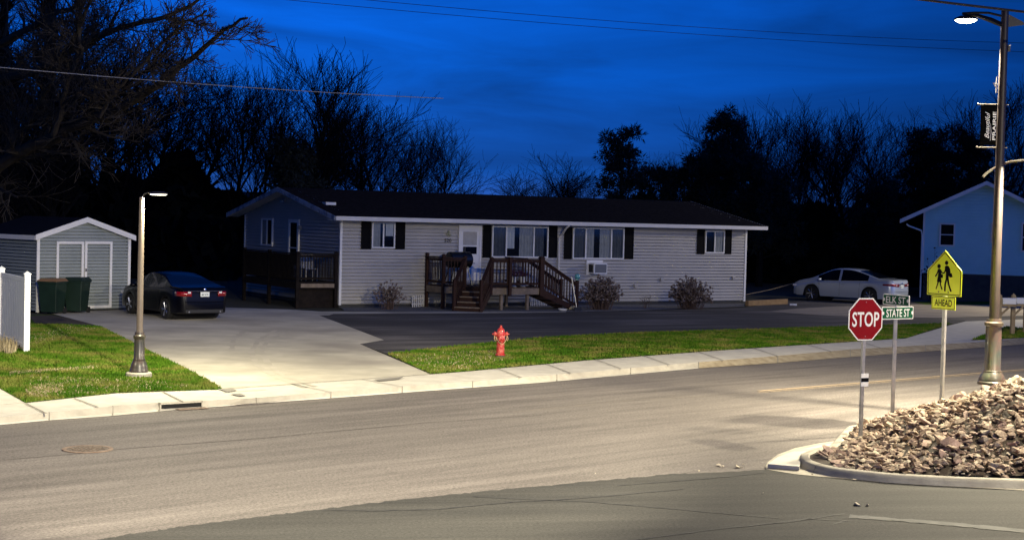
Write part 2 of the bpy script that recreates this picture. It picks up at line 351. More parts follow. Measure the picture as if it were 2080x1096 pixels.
# curb: gutter pan, face, head
def strip(name, A, B, m, kind='structure'):
    b = MB(); n = len(A); b.add(list(A)+list(B), [(i, i+1, n+i+1, n+i) for i in range(n-1)]); return tag(b.build(name, m), kind=kind)
def resample(P, n):
    L = [0]; 
    for i in range(len(P)-1): L.append(L[-1]+(P[i+1]-P[i]).length)
    o = []
    for k in range(n):
        t = L[-1]*k/(n-1); i = 0
        while i < len(P)-2 and L[i+1] < t: i += 1
        o.append(P[i].lerp(P[i+1], (t-L[i])/(L[i+1]-L[i])))
    return o
hw = [p for p in headw]
def interp_x(P, x):
    for i in range(len(P)-1):
        if P[i].x <= x <= P[i+1].x: return P[i].lerp(P[i+1], (x-P[i].x)/(P[i+1].x-P[i].x))
    return P[0] if x < P[0].x else P[-1]
xs_px = list(range(-700, 2901, 40))
def line_at(tab, px):
    for i in range(len(tab)-1):
        if tab[i][0] <= px <= tab[i+1][0]:
            t = (px-tab[i][0])/(tab[i+1][0]-tab[i][0]); return tab[i][1]*(1-t)+tab[i+1][1]*t
def curbsec(px):
    Hh = gp(px, line_at(head, px), 0); Lp = gp(px, line_at(lip, px), RZ)
    back = (Hh-Lp); back.z = 0
    d = back.normalized() if back.length > .01 else Vector((0, 1, 0))
    low = 0.0
    # dropped (mountable) kerb at the two drive aprons
    if px < 90: low = .75
    elif px < 215: low = .75*(215-px)/125
    if 430 < px < 520: low = .8*(px-430)/90
    elif 520 <= px <= 940: low = .8
    elif 940 < px < 1120: low = .8*(1120-px)/180
    toe = Lp.lerp(Hh, .62 if px < 1419 else .25); toe.z = RZ+.012
    if low > 0: toe = Lp.lerp(Hh, .55*(1-low)+.42*low); toe.z = RZ+.015
    h2 = Hh.copy(); t2 = toe.copy(); t2.z = RZ+.012+low*.02
    return Lp+Vector((0, 0, .006)), t2, h2
secs = [curbsec(x) for x in xs_px]
k0 = xs_px.index(1420)
def seg(a, b_):
    return secs[a:b_]
strip('gutter', [s[0] for s in secs[:k0+1]], [s[1] for s in secs[:k0+1]], M['walk'])
strip('curb', [s[1] for s in secs[:k0+1]], [s[2] for s in secs[:k0+1]], M['curb'])
strip('old_curb_gutter', [s[0] for s in secs[k0:]], [s[1] for s in secs[k0:]], M['tancurb'])
strip('old_curb', [s[1] for s in secs[k0:]], [s[2] for s in secs[k0:]], M['tancurb'])
# sidewalk and aprons (back edge from the photo)
back = [(-700, 885), (-300, 850), (-60, 826), (51, 817), (237, 797), (441, 790), (454, 789), (874, 759), (960, 752), (1188, 731), (1400, 715), (1500, 708), (1700, 695), (1841, 686), (1930, 660), (1962, 652), (2080, 648), (2400, 640), (2900, 620)]
A = [(p.x, p.y) for p in headw]
B = [gp(x, y, 0) for x, y in back]
sheet('sidewalk', A+[(p.x, p.y) for p in reversed(B)], M['walk'], 0)
# paved apron at far left
sheet('left_apron', [tuple(gp(x, y, .004)[:2]) for x, y in ((-400, 800), (-60, 765), (0, 787), (51, 817), (-60, 826), (-400, 862))], M['walk'], .004)
sheet('left_drive_slab', [tuple(gp(x, y, .008)[:2]) for x, y in ((-200, 740), (-40, 745), (0, 764), (11, 783), (0, 786), (-200, 800))], M['walk'], .008)
def gpoly(name, px, m, z, kind='structure', label=None):
    return sheet(name, [tuple(gp(x, y, z)[:2]) for x, y in px], m, z, kind, label)
gpoly('left_lawn', [(-500, 720), (-60, 700), (20, 660), (60, 640), (105, 638), (204, 662), (254, 687), (300, 710), (380, 749), (441, 783), (454, 789), (441, 790), (237, 797), (51, 817), (-2, 787), (-70, 762), (-500, 790)], M['lawn'], .010)
gpoly('bare_patch', [(60, 641), (104, 639), (140, 646), (200, 661), (170, 664), (120, 660), (70, 655)], M['soil'], .016)
gpoly('concrete_drive', [(107, 637), (75, 634), (150, 631), (262, 627), (454, 624), (588, 628), (648, 632), (690, 633), (668, 640), (648, 640), (780, 690), (731, 698), (874, 759), (454, 789), (441, 783), (380, 749), (300, 710), (254, 687), (204, 662)], M['concrete'], .006)
gpoly('asphalt_drive', [(648, 640), (690, 633), (911, 636), (1100, 634), (1300, 631), (1512, 624), (1600, 612), (1760, 604), (2080, 600), (2600, 598), (2600, 640), (2080, 648), (1962, 652), (1936, 657), (1727, 663), (1500, 670), (1275, 677), (1102, 686), (900, 706), (788, 719), (731, 698), (780, 690)], M['drive'], .003)
gpoly('gravel_drive_edge', [(1620, 626), (1700, 622), (1860, 618), (2080, 616), (2500, 612), (2500, 634), (2080, 641), (1900, 645), (1760, 644), (1640, 638), (1560, 632)], mat('dusty gravel', (.19, .165, .14), (.32, .28, .24), .95, 1.3, bump=.5, bscale=20, stretch=(.6, 1.6, 1)), .009)
gpoly('right_lawn', [(788, 718), (900, 705), (1102, 685), (1275, 676), (1500, 669), (1727, 662), (1936, 656), (1841, 686), (1700, 695), (1500, 708), (1400, 715), (1188, 731), (960, 752), (874, 759)], M['lawn'], .012)
gpoly('mailbox_lawn', [(1972, 690), (2009, 676), (2044, 663), (2080, 669), (2300, 675), (2300, 672), (2300, 678), (2080, 685), (2029, 688)], M['lawn'], .014)
gpoly('far_lawn', [(1850, 612), (1990, 612), (2080, 611), (2500, 606), (2500, 611), (2080, 617), (1990, 619), (1880, 618)], M['lawn'], .014)
gpoly('front_walk', [(655, 632), (911, 632), (1150, 630), (1150, 634), (911, 636), (668, 637)], M['concrete'], .011)
gpoly('gravel_bed', [(690, 622), (1000, 617), (1512, 612), (1512, 622), (1300, 630), (1180, 633), (911, 632), (700, 631)], M['gravel'], .014)
# joints in pavement (saw cuts)
b = MB()
def cut(a, c, z, w=.016):
    p, q = gp(*a, z), gp(*c, z); d = (q-p).normalized(); n = Vector((-d.y, d.x, 0))*w
    b.add([p-n, q-n, q+n, p+n], [(0, 1, 2, 3)])
for a, c in (((51, 817), (95, 839)), ((150, 807), (200, 826)), ((330, 794), (372, 815)), ((595, 779), (672, 795)), ((735, 769), (817, 784)), ((1010, 747), (1060, 766)), ((1110, 738), (1160, 757)), ((1210, 729), (1262, 748)), ((1310, 722), (1360, 740)), ((1420, 714), (1470, 731)), ((1530, 706), (1580, 722)), ((1640, 699), (1690, 713)), ((1745, 692), (1790, 706)), ((454, 789), (874, 759)), ((454, 796), (540, 790))):
    cut(a, c, .016)
for a, c in (((560, 690), (660, 742)),):
    pass
tag(b.build('pavement_joint', M['joint']), kind='structure')
b = MB()
for px in (100, 229, 323, 409, 520, 672, 817, 960, 1131, 1281, 1419, 1580, 1727, 1880, 2005):
    s0 = curbsec(px); n = Vector((1, 0, 0))*.012; o_ = Vector((0, -.004, .006))
    b.add([s0[0]-n+o_, s0[0]+n+o_, s0[1]+n+o_, s0[1]-n+o_, s0[2]+n+o_, s0[2]-n+o_], [(0, 1, 2, 3), (3, 2, 4, 5)])
tag(b.build('curb_joint', M['joint']), kind='structure')
gpoly('puddle_stain', [(443, 789), (470, 787), (482, 792), (462, 795)], M['stain'], .017)
gpoly('puddle_stain', [(760, 770), (820, 764), (812, 769), (770, 773)], M['stain'], .020)
gpoly('puddle_stain', [(468, 799), (488, 798), (500, 803), (484, 803)], M['stain'], .020)
# tyre arcs on the concrete drive
b = MB()
def ribbon(mb, pts, w, z, jx=0):
    P = [gp(x, y, z) for x, y in pts]; Q = resample(P, max(len(P)*8, 12)); L_ = []; R_ = []
    for i, p in enumerate(Q):
        d = (Q[min(i+1, len(Q)-1)]-Q[max(i-1, 0)]).normalized(); n = Vector((-d.y, d.x, 0)); p = p+n*random.uniform(-jx, jx)
        ww = w*random.uniform(.6, 1.3) if jx else w
        L_.append(p-n*ww); R_.append(p+n*ww)
    k = len(Q); mb.add(L_+R_, [(i, k+i, k+i+1, i+1) for i in range(k-1)])
for arc in ([(620, 786), (560, 765), (520, 740), (510, 715), (525, 690), (560, 670)], [(640, 784), (575, 762), (545, 738), (530, 712), (545, 690), (590, 672)], [(470, 712), (474, 690), (500, 668)]):
    ribbon(b, arc, .07, .0105, .006)
tag(b.build('tyre_marks', mat('tyre smear', (.42, .39, .32), (.53, .49, .41), .85, 1.0)), kind='structure')
# cracks and worn lines
b = MB()
for c_ in ([(655, 1035), (760, 1036), (890, 1033), (1040, 1018), (1165, 1012), (1390, 992)], [(960, 1007), (1040, 1011), (1200, 1018), (1390, 1034), (1590, 1052)], [(1290, 1095), (1465, 1072), (1615, 1057), (1715, 1042)],
           [(1255, 985), (1380, 975), (1490, 966), (1555, 958)], [(1560, 1062), (1640, 1052), (1720, 1056), (1690, 1064)]):
    ribbon(b, c_, .012, RZ+.010, .012)
tag(b.build('road_crack', M['tar']), kind='structure')
b = MB(); ribbon(b, [(0, 933), (140, 922), (230, 912), (520, 890), (860, 858), (1100, 842)], .010, RZ+.005, .008)
tag(b.build('road_seam', mat('seam', (.075, .062, .055), (.1, .085, .075), .9, 3)), kind='structure')
b = MB()
for off in (0,):
    ribbon(b, [(1541, 793.5), (1700, 780.5), (1900, 764), (2080, 749.5), (2300, 732)], .07, RZ+.006)
    ribbon(b, [(1541, 796.5), (1700, 783.5), (1900, 766.8), (2080, 752), (2300, 734.5)], .03, RZ+.006)
tag(b.build('centre_line', M['yellowline']), kind='structure')
b = MB(); ribbon(b, [(1725, 1047), (1900, 1060), (2080, 1077), (2300, 1098)], .11, RZ+.009, .01)
tag(b.build('side_road_line', M['whiteline']), kind='structure')
# worn light arcs of wheel paths on the street
b = MB()
for a in ([(1040, 836), (1280, 812), (1540, 797)], ):
    ribbon(b, a, .03, RZ+.004, .01)
tag(b.build('faded_line', mat('faded paint', (.20, .175, .155), (.16, .14, .12), .9, 4)), kind='structure')
# manhole
mp_ = gp(178, 912, RZ); t = thing('manhole_cover', 'round rusty iron manhole cover set in the street asphalt', 'manhole', (mp_.x, mp_.y, RZ))
b = MB(); b.lathe([(.36, .003), (.36, .012), (.30, .012), (.30, .006)], n=32); b.build('frame_ring', M['rust'], t)
b = MB(); b.lathe([(.295, .004), (.295, .010), (.0, .011)], n=32)
for i in range(-4, 5):
    for j in range(-4, 5):
        if i*i+j*j < 17: b.box(i*.06-.018, i*.06+.018, j*.06-.018, j*.06+.018, .011, .017)
b.build('lid', M['iron'], t)
# storm drain inlet
pA, pB = gp(326, 829, RZ+.03), gp(408, 824, RZ+.03); d = (pB-pA); ln = d.length; ang = atan2(d.y, d.x)
t = thing('storm_drain', 'dark curb storm drain opening with a rusty throat', 'storm drain', (pA.x, pA.y, RZ), ang)
b = MB(); b.box(0, ln, -.02, .02, .03, .10); b.build('opening', M['dark'], t)
b = MB(); b.box(-.02, 0, -.03, .03, .02, .13); b.box(ln, ln+.02, -.03, .03, .02, .13); b.box(-.02, ln+.02, -.03, .05, .10, .128); b.build('throat', M['curb'], t)
b = MB(); b.box(.25, ln+.05, -.22, -.05, .012, .018); b.build('gutter_plate', M['rust'], t)
# ------------------------------------------------------------------ corner island with rock mound
outer = [(1560, 937), (1580, 922), (1615, 909), (1665, 899), (1725, 891)]
outer_w = [gp(x, y, RZ+.010) for x, y in outer]
lowr = [(1555, 946), (1556, 952), (1615, 962), (1700, 970), (1790, 977), (1940, 987), (2080, 995), (2300, 1008)]
low_w = [gp(x, y, RZ+.010) for x, y in lowr]
backw = [Vector((5.9, 26.3, 0)), Vector((7.2, 28.2, 0)), Vector((9.2, 31.0, 0)), Vector((13, 34.6, 0)), Vector((22, 42.6, 0))]
isl = [(p.x, p.y) for p in low_w[::-1]]+[(p.x, p.y) for p in outer_w]+[(p.x, p.y) for p in backw]+[(24, 20)]
sheet('island_gutter', isl, M['curb'], RZ+.010)
ch = [(2300, 986), (2080, 974), (1940, 969.5), (1805, 962), (1700, 951), (1652, 941), (1630, 931), (1628, 921), (1650, 911), (1690, 903)]
chw = [gp(x, y, 0) for x, y in ch]+[Vector((5.75, 25.9, 0)), Vector((6.1, 26.3, 0)), Vector((7.4, 28.0, 0)), Vector((9.4, 30.7, 0)), Vector((13.2, 34.2, 0)), Vector((22, 42, 0))]
R_ = resample(chw, 90); cen = Vector((9.5, 26, 0))
# rounded kerb profile
b = MB(); prof = [(-.07, RZ+.010), (-.04, -.05), (-.025, -.015), (0, 0), (.085, .004), (.11, -.02)]
for p in R_: pass
rows = []
for i, p in enumerate(R_):
    d = (R_[min(i+1, 89)]-R_[max(i-1, 0)]).normalized(); n = Vector((d.y, -d.x, 0))
    if (cen-p).dot(n) < 0: n = -n
    rows.append([Vector((p.x+n.x*o_, p.y+n.y*o_, z)) for o_, z in prof])
k = len(prof); vs = [v for r in rows for v in r]
b.add(vs, [(i*k+j, i*k+j+1, (i+1)*k+j+1, (i+1)*k+j) for i in range(89) for j in range(k-1)])
tag(b.build('island_curb', M['curb'], smooth=True), kind='structure')
sheet('island', [(r[-1].x, r[-1].y) for r in rows]+[(24, 21)], M['soil'], -.02)
b = MB()
for i in (12, 22, 32, 42):
    r = rows[i]; r2 = rows[i+1]; d = (r2[0]-r[0]).normalized()*.008; up = Vector((0, 0, .003))
    b.add([v-d+up for v in r[:-1]]+[v+d+up for v in r[:-1]], [(j, j+1, k-1+j+1, k-1+j) for j in range(k-2)])
tag(b.build('island_curb_joint', M['joint']), kind='structure')
# apron slab left of the island
b = MB(); ap = [gp(x, y, 0) for x, y in ((1560, 935), (1580, 921), (1615, 908), (1665, 898), (1720, 891), (1690, 903), (1650, 911), (1628, 921), (1624, 940))]
b.prism([(p.x, p.y) for p in ap], -.10, -.045); tag(b.build('ramp_slab', M['walk']), kind='structure')
capt = [(4.6, -.02), (5.3, .0), (5.6, .04), (5.92, .13), (6.24, .29), (7.0, .64), (7.66, .97), (8.26, 1.28), (9.5, 1.6), (12, 1.7)]
def lint(tab, x):
    if x <= tab[0][0]: return tab[0][1]
    for i in range(len(tab)-1):
        if x <= tab[i+1][0]: return tab[i][1]+(tab[i+1][1]-tab[i][1])*(x-tab[i][0])/(tab[i+1][0]-tab[i][0])
    return tab[-1][1]
ring = [(r[-1].x, r[-1].y) for r in rows]
def dring(x, y):
    m_ = 1e9
    for i in range(len(ring)-1):
        ax, ay = ring[i]; bx, by = ring[i+1]; dx, dy = bx-ax, by-ay
        t_ = max(0, min(1, ((x-ax)*dx+(y-ay)*dy)/(dx*dx+dy*dy))); m_ = min(m_, (ax+t_*dx-x)**2+(ay+t_*dy-y)**2)
    return sqrt(m_)
ringp = ring+[(24, 21)]
def inside(x, y, P):
    c = False; j = len(P)-1
    for i in range(len(P)):
        if (P[i][1] > y) != (P[j][1] > y) and x < (P[j][0]-P[i][0])*(y-P[i][1])/(P[j][1]-P[i][1])+P[i][0]: c = not c
        j = i
    return c
def mound(x, y):
    if not inside(x, y, ringp): return -.02
    h = min(lint(capt, x), .36*dring(x, y)+.01)
    if y > 25.6: h = min(h, lint(capt, x)-.10*(y-25.6), .5*dring(x, y))
    return max(h, -.02)
b = MB(); nx, ny = 110, 90; X0, X1, Y0, Y1 = 4.4, 14, 18, 36
vs = [(X0+(X1-X0)*i/nx, Y0+(Y1-Y0)*j/ny, mound(X0+(X1-X0)*i/nx, Y0+(Y1-Y0)*j/ny)-.05) for j in range(ny+1) for i in range(nx+1)]
ins = [inside(v[0], v[1], ringp) for v in vs]
qd = [(j*(nx+1)+i, j*(nx+1)+i+1, (j+1)*(nx+1)+i+1, (j+1)*(nx+1)+i) for j in range(ny) for i in range(nx)]
b.add(vs, [f for f in qd if all(ins[k_] for k_ in f)])
tag(b.build('mound', M['soil'], smooth=True), kind='structure')
import bmesh
def rock_mesh(seed, m):
    r = random.Random(seed); bm = bmesh.new(); sc = (r.uniform(.8, 1.55), r.uniform(.55, .95), r.uniform(.28, .55))
    for _ in range(r.randint(9, 13)):
        v = Vector((r.gauss(0, 1), r.gauss(0, 1), r.gauss(0, 1))).normalized()*r.uniform(.85, 1.1)
        bm.verts.new((v.x*sc[0], v.y*sc[1], v.z*sc[2]))
    bmesh.ops.convex_hull(bm, input=bm.verts)
    for v in [v for v in bm.verts if not v.link_faces]: bm.verts.remove(v)
    me = bpy.data.meshes.new('rock'); bm.to_mesh(me); bm.free(); me.materials.append(m); return me
rocks = [rock_mesh(i, M[('rock', 'rock', 'rock2', 'rock3', 'rock')[i % 5]]) for i in range(20)]
cand = []; rr = random.Random(3)
tries = 0
while len(cand) < 5200 and tries < 90000:
    tries += 1
    x, y = rr.uniform(4.6, 11), rr.uniform(19.5, 31)
    if not inside(x, y, ringp) or abs(x) > .36*y+1.2: continue
    if y > 27 and rr.random() < .6: continue
    s_ = rr.choice((.03, .04, .05, .06, .075, .095)) * rr.uniform(.8, 1.15)
    if rr.random() < .03: s_ *= 1.8
    if dring(x, y) < s_*.8: continue
    cand.append((x, y, s_))
cand.sort(key=lambda c: -(c[2]/c[1]*(1 if (c[1] < 26 and c[0] < .345*c[1]) else .2)))
from mathutils import Euler
for i, (x, y, s_) in enumerate(cand[:300]):
    o = bpy.data.objects.new('rock', rocks[rr.randrange(20)]); COL.objects.link(o)
    o.location = (x, y, mound(x, y)-.01+rr.uniform(0, s_*.55)); o.rotation_euler = (rr.uniform(-.45, .45), rr.uniform(-.45, .45), rr.uniform(0, 6.3)); o.scale = (s_, s_, s_)
    tag(o, 'jagged tan broken rock lying in the heap of rocks on the street corner', 'rock', 'broken rocks heaped on the corner island')
b = MB()
for x, y, s_ in cand[300:]:
    me = rocks[rr.randrange(20)]; T = Matrix.Translation((x, y, mound(x, y)-.02+rr.uniform(0, s_*.7))) @ Euler((rr.uniform(-.55, .55), rr.uniform(-.55, .55), rr.uniform(0, 6.3))).to_matrix().to_4x4() @ Matrix.Scale(s_, 4)
    b.add([T @ v.co for v in me.vertices], [tuple(p.vertices) for p in me.polygons], {'tan broken rock': 0, 'pinkish brown rock': 1, 'pale cream rock': 2}[me.materials[0].name])
mm_ = []  # second tone darkened: crevice shade between the rocks is put into the colour
for kk, c1_, c2_, c3_ in (('a', (.33, .235, .17), (.58, .46, .34), (.13, .08, .06)), ('b', (.12, .075, .06), (.28, .19, .15), None), ('c', (.40, .33, .23), (.58, .50, .38), None)):
    mm_.append(mat('small rubble '+kk, c1_, c2_, .9, 6, bump=.3, bscale=30, c3=c3_, s3=5.0))
tag(b.build('rubble', mm_), 'small broken stones filling the gaps of the corner rock heap', 'rubble', kind='stuff')

b = MB()
for (px, py, s_) in ((1460, 944, .05), (1468, 946, .03), (1498, 947, .05), (1506, 948, .03), (1510, 941, .02), (1740, 1023, .06), (1762, 1024, .03), (1600, 949, .03), (1650, 962, .025), (1735, 973, .03), (1850, 980, .02), (1610, 925, .03), (1420, 955, .02), (1550, 1000, .015), (1210, 960, .015)):
    g = gp(px, py, RZ+.02); me = rocks[rr.randrange(20)]; T = Matrix.Translation(g) @ Euler((rr.uniform(-.5, .5), 0, rr.uniform(0, 6.3))).to_matrix().to_4x4() @ Matrix.Scale(s_, 4)
    b.add([T @ v.co for v in me.vertices], [tuple(p.vertices) for p in me.polygons])
tag(b.build('stray_gravel', M['rock3']), 'pale stray stones scattered on the asphalt by the island kerb', 'gravel', kind='stuff')
# ================================================================== GRASS BLADES
def pip(poly):
    P = [tuple(gp(x, y, 0)[:2]) for x, y in poly]; return P
def grass(name, polys, n, z, seed, hmin=.03, hmax=.07, m=None, label='short green lawn grass with dry straw between the blades'):
    r = random.Random(seed); b = MB(); vs = []; fs = []
    for poly in polys:
        P = pip(poly); x0 = min(p[0] for p in P); x1 = max(p[0] for p in P); y0 = min(p[1] for p in P); y1 = max(p[1] for p in P); c = 0
        while c < n:
            x, y = r.uniform(x0, x1), r.uniform(y0, y1)
            if not inside(x, y, P): c += .0; continue
            c += 1
            a = r.uniform(0, pi); w = r.uniform(.012, .028); h = r.uniform(hmin, hmax); lx, ly = r.uniform(-.03, .03), r.uniform(-.03, .03)
            o = len(vs); vs += [(x-cos(a)*w, y-sin(a)*w, z), (x+cos(a)*w, y+sin(a)*w, z), (x+lx, y+ly, z+h)]; fs.append((o, o+1, o+2))
    b.add(vs, fs); return tag(b.build(name, m or M['blade']), label, 'grass', kind='stuff')
LP = [(-60, 745), (0, 690), (60, 660), (130, 660), (204, 664), (254, 689), (300, 712), (380, 751), (441, 784), (452, 790), (237, 798), (52, 818), (0, 788)]
RP = [(786, 719), (900, 706), (1102, 686), (1275, 677), (1500, 670), (1727, 663), (1930, 657), (1841, 687), (1700, 696), (1500, 709), (1188, 732), (960, 753), (876, 760)]
grass('left_lawn_grass', [LP], 42000, .01, 1)
grass('right_lawn_grass', [RP], 52000, .012, 2, label='short green grass of the strip between drive and sidewalk')
grass('mailbox_grass', [[(1974, 690), (2009, 677), (2044, 664), (2100, 670), (2100, 685), (2029, 689)]], 3500, .014, 3, label='short grass round the mailbox posts')
grass('straw_grass', [[(2, 700), (130, 662), (200, 668), (120, 690), (20, 710)], [(60, 765), (300, 775), (420, 787), (230, 796), (60, 812)], [(800, 722), (1000, 712), (1040, 728), (960, 750), (880, 756)], [(50, 795), (90, 782), (130, 780), (125, 797), (60, 806)], [(20, 757), (200, 745), (195, 750), (20, 763)]], 1100, .014, 4, .02, .05, M['straw'], label='dry straw coloured clippings on the left lawn')
grass('dead_grass_clump', [[(0, 700), (30, 690), (48, 712), (20, 722), (-30, 715)]], 500, .014, 5, .1, .3, M['straw'], label='dead straw coloured plants at the foot of the white fence')

# ================================================================== LAMPS
def base_prof(r, h):   # decorative base
    return [(r*2.1, 0), (r*2.1, .05), (r*1.95, .07), (r*1.95, .10), (r*1.75, .16), (r*1.45, .22), (r*1.35, .235), (r*1.4, .25), (r*1.2, .28), (r*1.15, h-.14), (r*1.35, h-.12), (r*1.38, h-.07), (r*1.1, h-.05), (r*1.05, h)]
def area_lamp(name, parent, loc, size, energy, color=(1, .88, .62), rot=(0, 0, 0), shape='DISK', spread=pi):
    l = bpy.data.lights.new(name, 'AREA'); l.shape = shape; l.size = size; l.energy = energy; l.color = color; l.spread = spread
    o = bpy.data.objects.new(name, l); COL.objects.link(o); o.parent = parent; o.location = loc; o.rotation_euler = rot; return o
WARM = (1, .88, .62)
# left pedestrian lamp
g = gp(282, 766, .0); T_ = at(291, 396, g.y); H1 = T_.z
t = thing('street_lamp', 'short bronze street lamp on a round concrete foot in the left lawn', 'street lamp', (g.x, g.y, 0))
t.rotation_euler.x = 0
b = MB(); b.lathe([(.255, 0), (.255, .09), (.235, .11), (0, .11)], n=32); b.build('footing', M['curb'], t, smooth=True)
b = MB(); b.lathe([(r, z+.11) for r, z in base_prof(.088, .80)], n=28); b.build('lamp_base', M['bronze'], t, smooth=True)
b = MB(); b.lathe([(.064, .86), (.060, 2.2), (.048, H1-.10), (.050, H1-.08), (.050, H1-.05), (.0, H1-.03)], n=20); b.build('pole', M['polepaint'], t, smooth=True)
b = MB(); b.path([(0, 0, H1-.12), (.01, 0, H1-.04), (.05, 0, H1+.02), (.11, 0, H1+.045), (.17, 0, H1+.05)], .014, 8); b.build('arm', M['bronzedark'], t, smooth=True)
b = MB(); T = Matrix.Translation((.33, 0, H1+.03)) @ Matrix.Scale(1, 4)
b.lathe([(0, .045), (.10, .040), (.17, .022), (.19, 0), (.185, -.008), (0, -.008)], (0, 0, 0), 24, T=T); b.build('lamp_head', M['bronzedark'], t, smooth=True)
b = MB(); b.lathe([(0, -.028), (.14, -.024), (.17, -.010)], (0, 0, 0), 24, T=T); b.build('lamp_lens', M['led'], t, smooth=True)
l = bpy.data.lights.new('lamp_light', 'SPOT'); l.energy = 1300; l.color = (1, .90, .60); l.spot_size = radians(174); l.spot_blend = .08; l.shadow_soft_size = .08
o = bpy.data.objects.new('lamp_light', l); COL.objects.link(o); o.parent = t; o.location = (.33, 0, H1-.05)
# right tall lamp
ZL = 28.5; q = at(2015, 770, ZL); zb = at(2015, 778, ZL).z; top = at(2049, 18, ZL); HT = top.z-zb
t = thing('street_lamp', 'tall bronze street lamp with banner arms behind the rock heap', 'street lamp', (q.x, q.y, zb-.02))
b = MB(); b.lathe([(r, z) for r, z in base_prof(.125, 1.22)], n=28); b.build('lamp_base', M['bronze'], t, smooth=True)
b = MB(); b.lathe([(.092, 1.1), (.086, 3.0), (.078, 4.2), (.068, HT-.1), (.068, HT), (0, HT+.02)], n=24); b.build('pole', M['bronzeshade'], t, smooth=True)
# upper arm & head (to the left), tapered truss arm
b = MB(); b.path([(-.05, 0, HT-.28), (-.18, .22, HT-.17), (-.38, .48, HT-.05), (-.58, .70, HT+.0)], [.045, .05, .035, .02], 8)
b.path([(-.05, 0, HT-.12), (-.22, .26, HT-.03), (-.42, .5, HT-.0), (-.58, .70, HT+.01)], .022, 8)
b.add([(.05, -.02, HT-.08), (.05, -.02, HT-.32), (.36, -.02, HT-.27), (.34, -.02, HT-.22), (.05, .02, HT-.08), (.05, .02, HT-.32), (.36, .02, HT-.27), (.34, .02, HT-.22)], [(0, 1, 2, 3), (7, 6, 5, 4), (0, 3, 7, 4), (3, 2, 6, 7), (2, 1, 5, 6), (1, 0, 4, 5)])
b.build('arm', M['bronzedark'], t, smooth=True)
HY = .75; hd = at(1962, 40, ZL+HY); hx = hd.x-q.x; hz = hd.z-zb+.02
b = MB(); T = Matrix.Translation((hx, HY, hz))
b.lathe([(0, .075), (.12, .065), (.20, .03), (.225, .0), (.22, -.01), (0, -.01)], (0, 0, 0), 28, T=T); b.build('lamp_head', M['bronzedark'], t, smooth=True)
b = MB(); b.lathe([(0, -.065), (.12, -.055), (.18, -.03), (.20, -.012)], (0, 0, 0), 28, T=T); b.build('lamp_lens', M['ledbright'], t, smooth=True)
l = bpy.data.lights.new('lamp_light', 'SPOT'); l.energy = 6200; l.color = WARM; l.spot_size = radians(164); l.spot_blend = .12; l.shadow_soft_size = .12
o = bpy.data.objects.new('lamp_light', l); COL.objects.link(o); o.parent = t; o.location = (hx, HY, hz-.22)
o.rotation_mode = 'QUATERNION'; o.rotation_quaternion = Vector((-.42, .16, -.9)).to_track_quat('-Z', 'Y')
# lower curved arm with luminaire (to the right, head just outside the frame)
lz = at(2035, 338, ZL).z-zb; dxp = .0
b = MB(); b.path([(-.30, 0, lz-.18), (-.22, 0, lz-.10), (-.10, 0, lz-.02), (.05, 0, lz+.06), (.20, 0, lz+.11), (.42, -.15, lz+.14), (.70, -.42, lz+.13)], .022, 8); b.build('arm', M['bronze'], t, smooth=True)
b = MB(); T = Matrix.Translation((.85, -.6, lz+.08)); b.lathe([(0, .06), (.12, .05), (.20, .0), (.19, -.01), (0, -.01)], (0, 0, 0), 24, T=T); b.build('lamp_head', M['bronzedark'], t, smooth=True)
b = MB(); b.lathe([(0, -.035), (.16, -.012)], (0, 0, 0), 24, T=T); b.build('lamp_lens', M['led'], t, smooth=True)
area_lamp('lamp_light', t, (.85, -.6, lz+.02), .22, 1700, WARM)
# bracket, box, banner arms
bz = at(2038, 170, ZL).z-zb
b = MB(); b.path([(-.11, 0, bz+.14), (-.11, 0, bz-.16)], .012, 6); b.path([(-.09, 0, bz+.0), (-.17, 0, bz+.03), (-.09, 0, bz-.08)], .014, 6); b.build('bracket', M['steel'], t)
sz = at(2050, 95, ZL).z-zb
b = MB(); b.box(.07, .11, -.04, .04, sz-.07, sz+.04); b.build('sensor_box', M['bronzedark'], t)
b = MB(); b.lathe([(0, 0), (.02, .005), (.02, .03), (0, .04)], (.10, -.03, sz+.02), 10); b.build('sensor_eye', M['white'], t)
zt, zbm = at(2010, 210, ZL).z-zb, at(2005, 297, ZL).z-zb
for z_ in (zt, zbm):
    b = MB(); b.tube((-.05, 0, z_), (-.42, 0, z_-.005), .013, n=10); b.lathe([(0, -.022), (.024, -.01), (.024, .01), (0, .022)], (-.43, 0, z_), 10)
    b.tube((.05, 0, z_), (.13, 0, z_), .01, n=8); b.build('banner_arm', M['polepaint'], t)
# banner (hangs on the lamp)
bn = thing('banner', 'black banner with white lettering hung on the tall street lamp', 'banner', (q.x, q.y, zb))
b = MB(); w0, w1 = -.385, -.085
n = 10; vs = []
for j in range(n+1):
    z_ = zbm+.02+(zt-.02-zbm-.02)*j/n
    for i in range(7):
        x_ = w0+(w1-w0)*i/6; vs.append((x_, -.012+.008*sin(j*.9+i*.5), z_))
b.add(vs, [(j*7+i, j*7+i+1, (j+1)*7+i+1, (j+1)*7+i) for j in range(n) for i in range(6)])
o = b.build('banner_cloth', M['banner'], bn, smooth=True); sm = o.modifiers.new('s', 'SOLIDIFY'); sm.thickness = .004
hh = zt-zbm
tb = text_mb('PRAIRIE', .062, hh*.66, weight=.02, rotate=True); shifted(tb, -.135, -.034, (zt+zbm)/2-.02); tb.build('banner_lettering', M['signwhite'], bn)
tb = text_mb('Beautiful', .085, hh*.62, weight=.004, shear=.45, rotate=True); shifted(tb, -.265, -.034, (zt+zbm)/2-.01); tb.build('banner_lettering', M['signwhite'], bn)
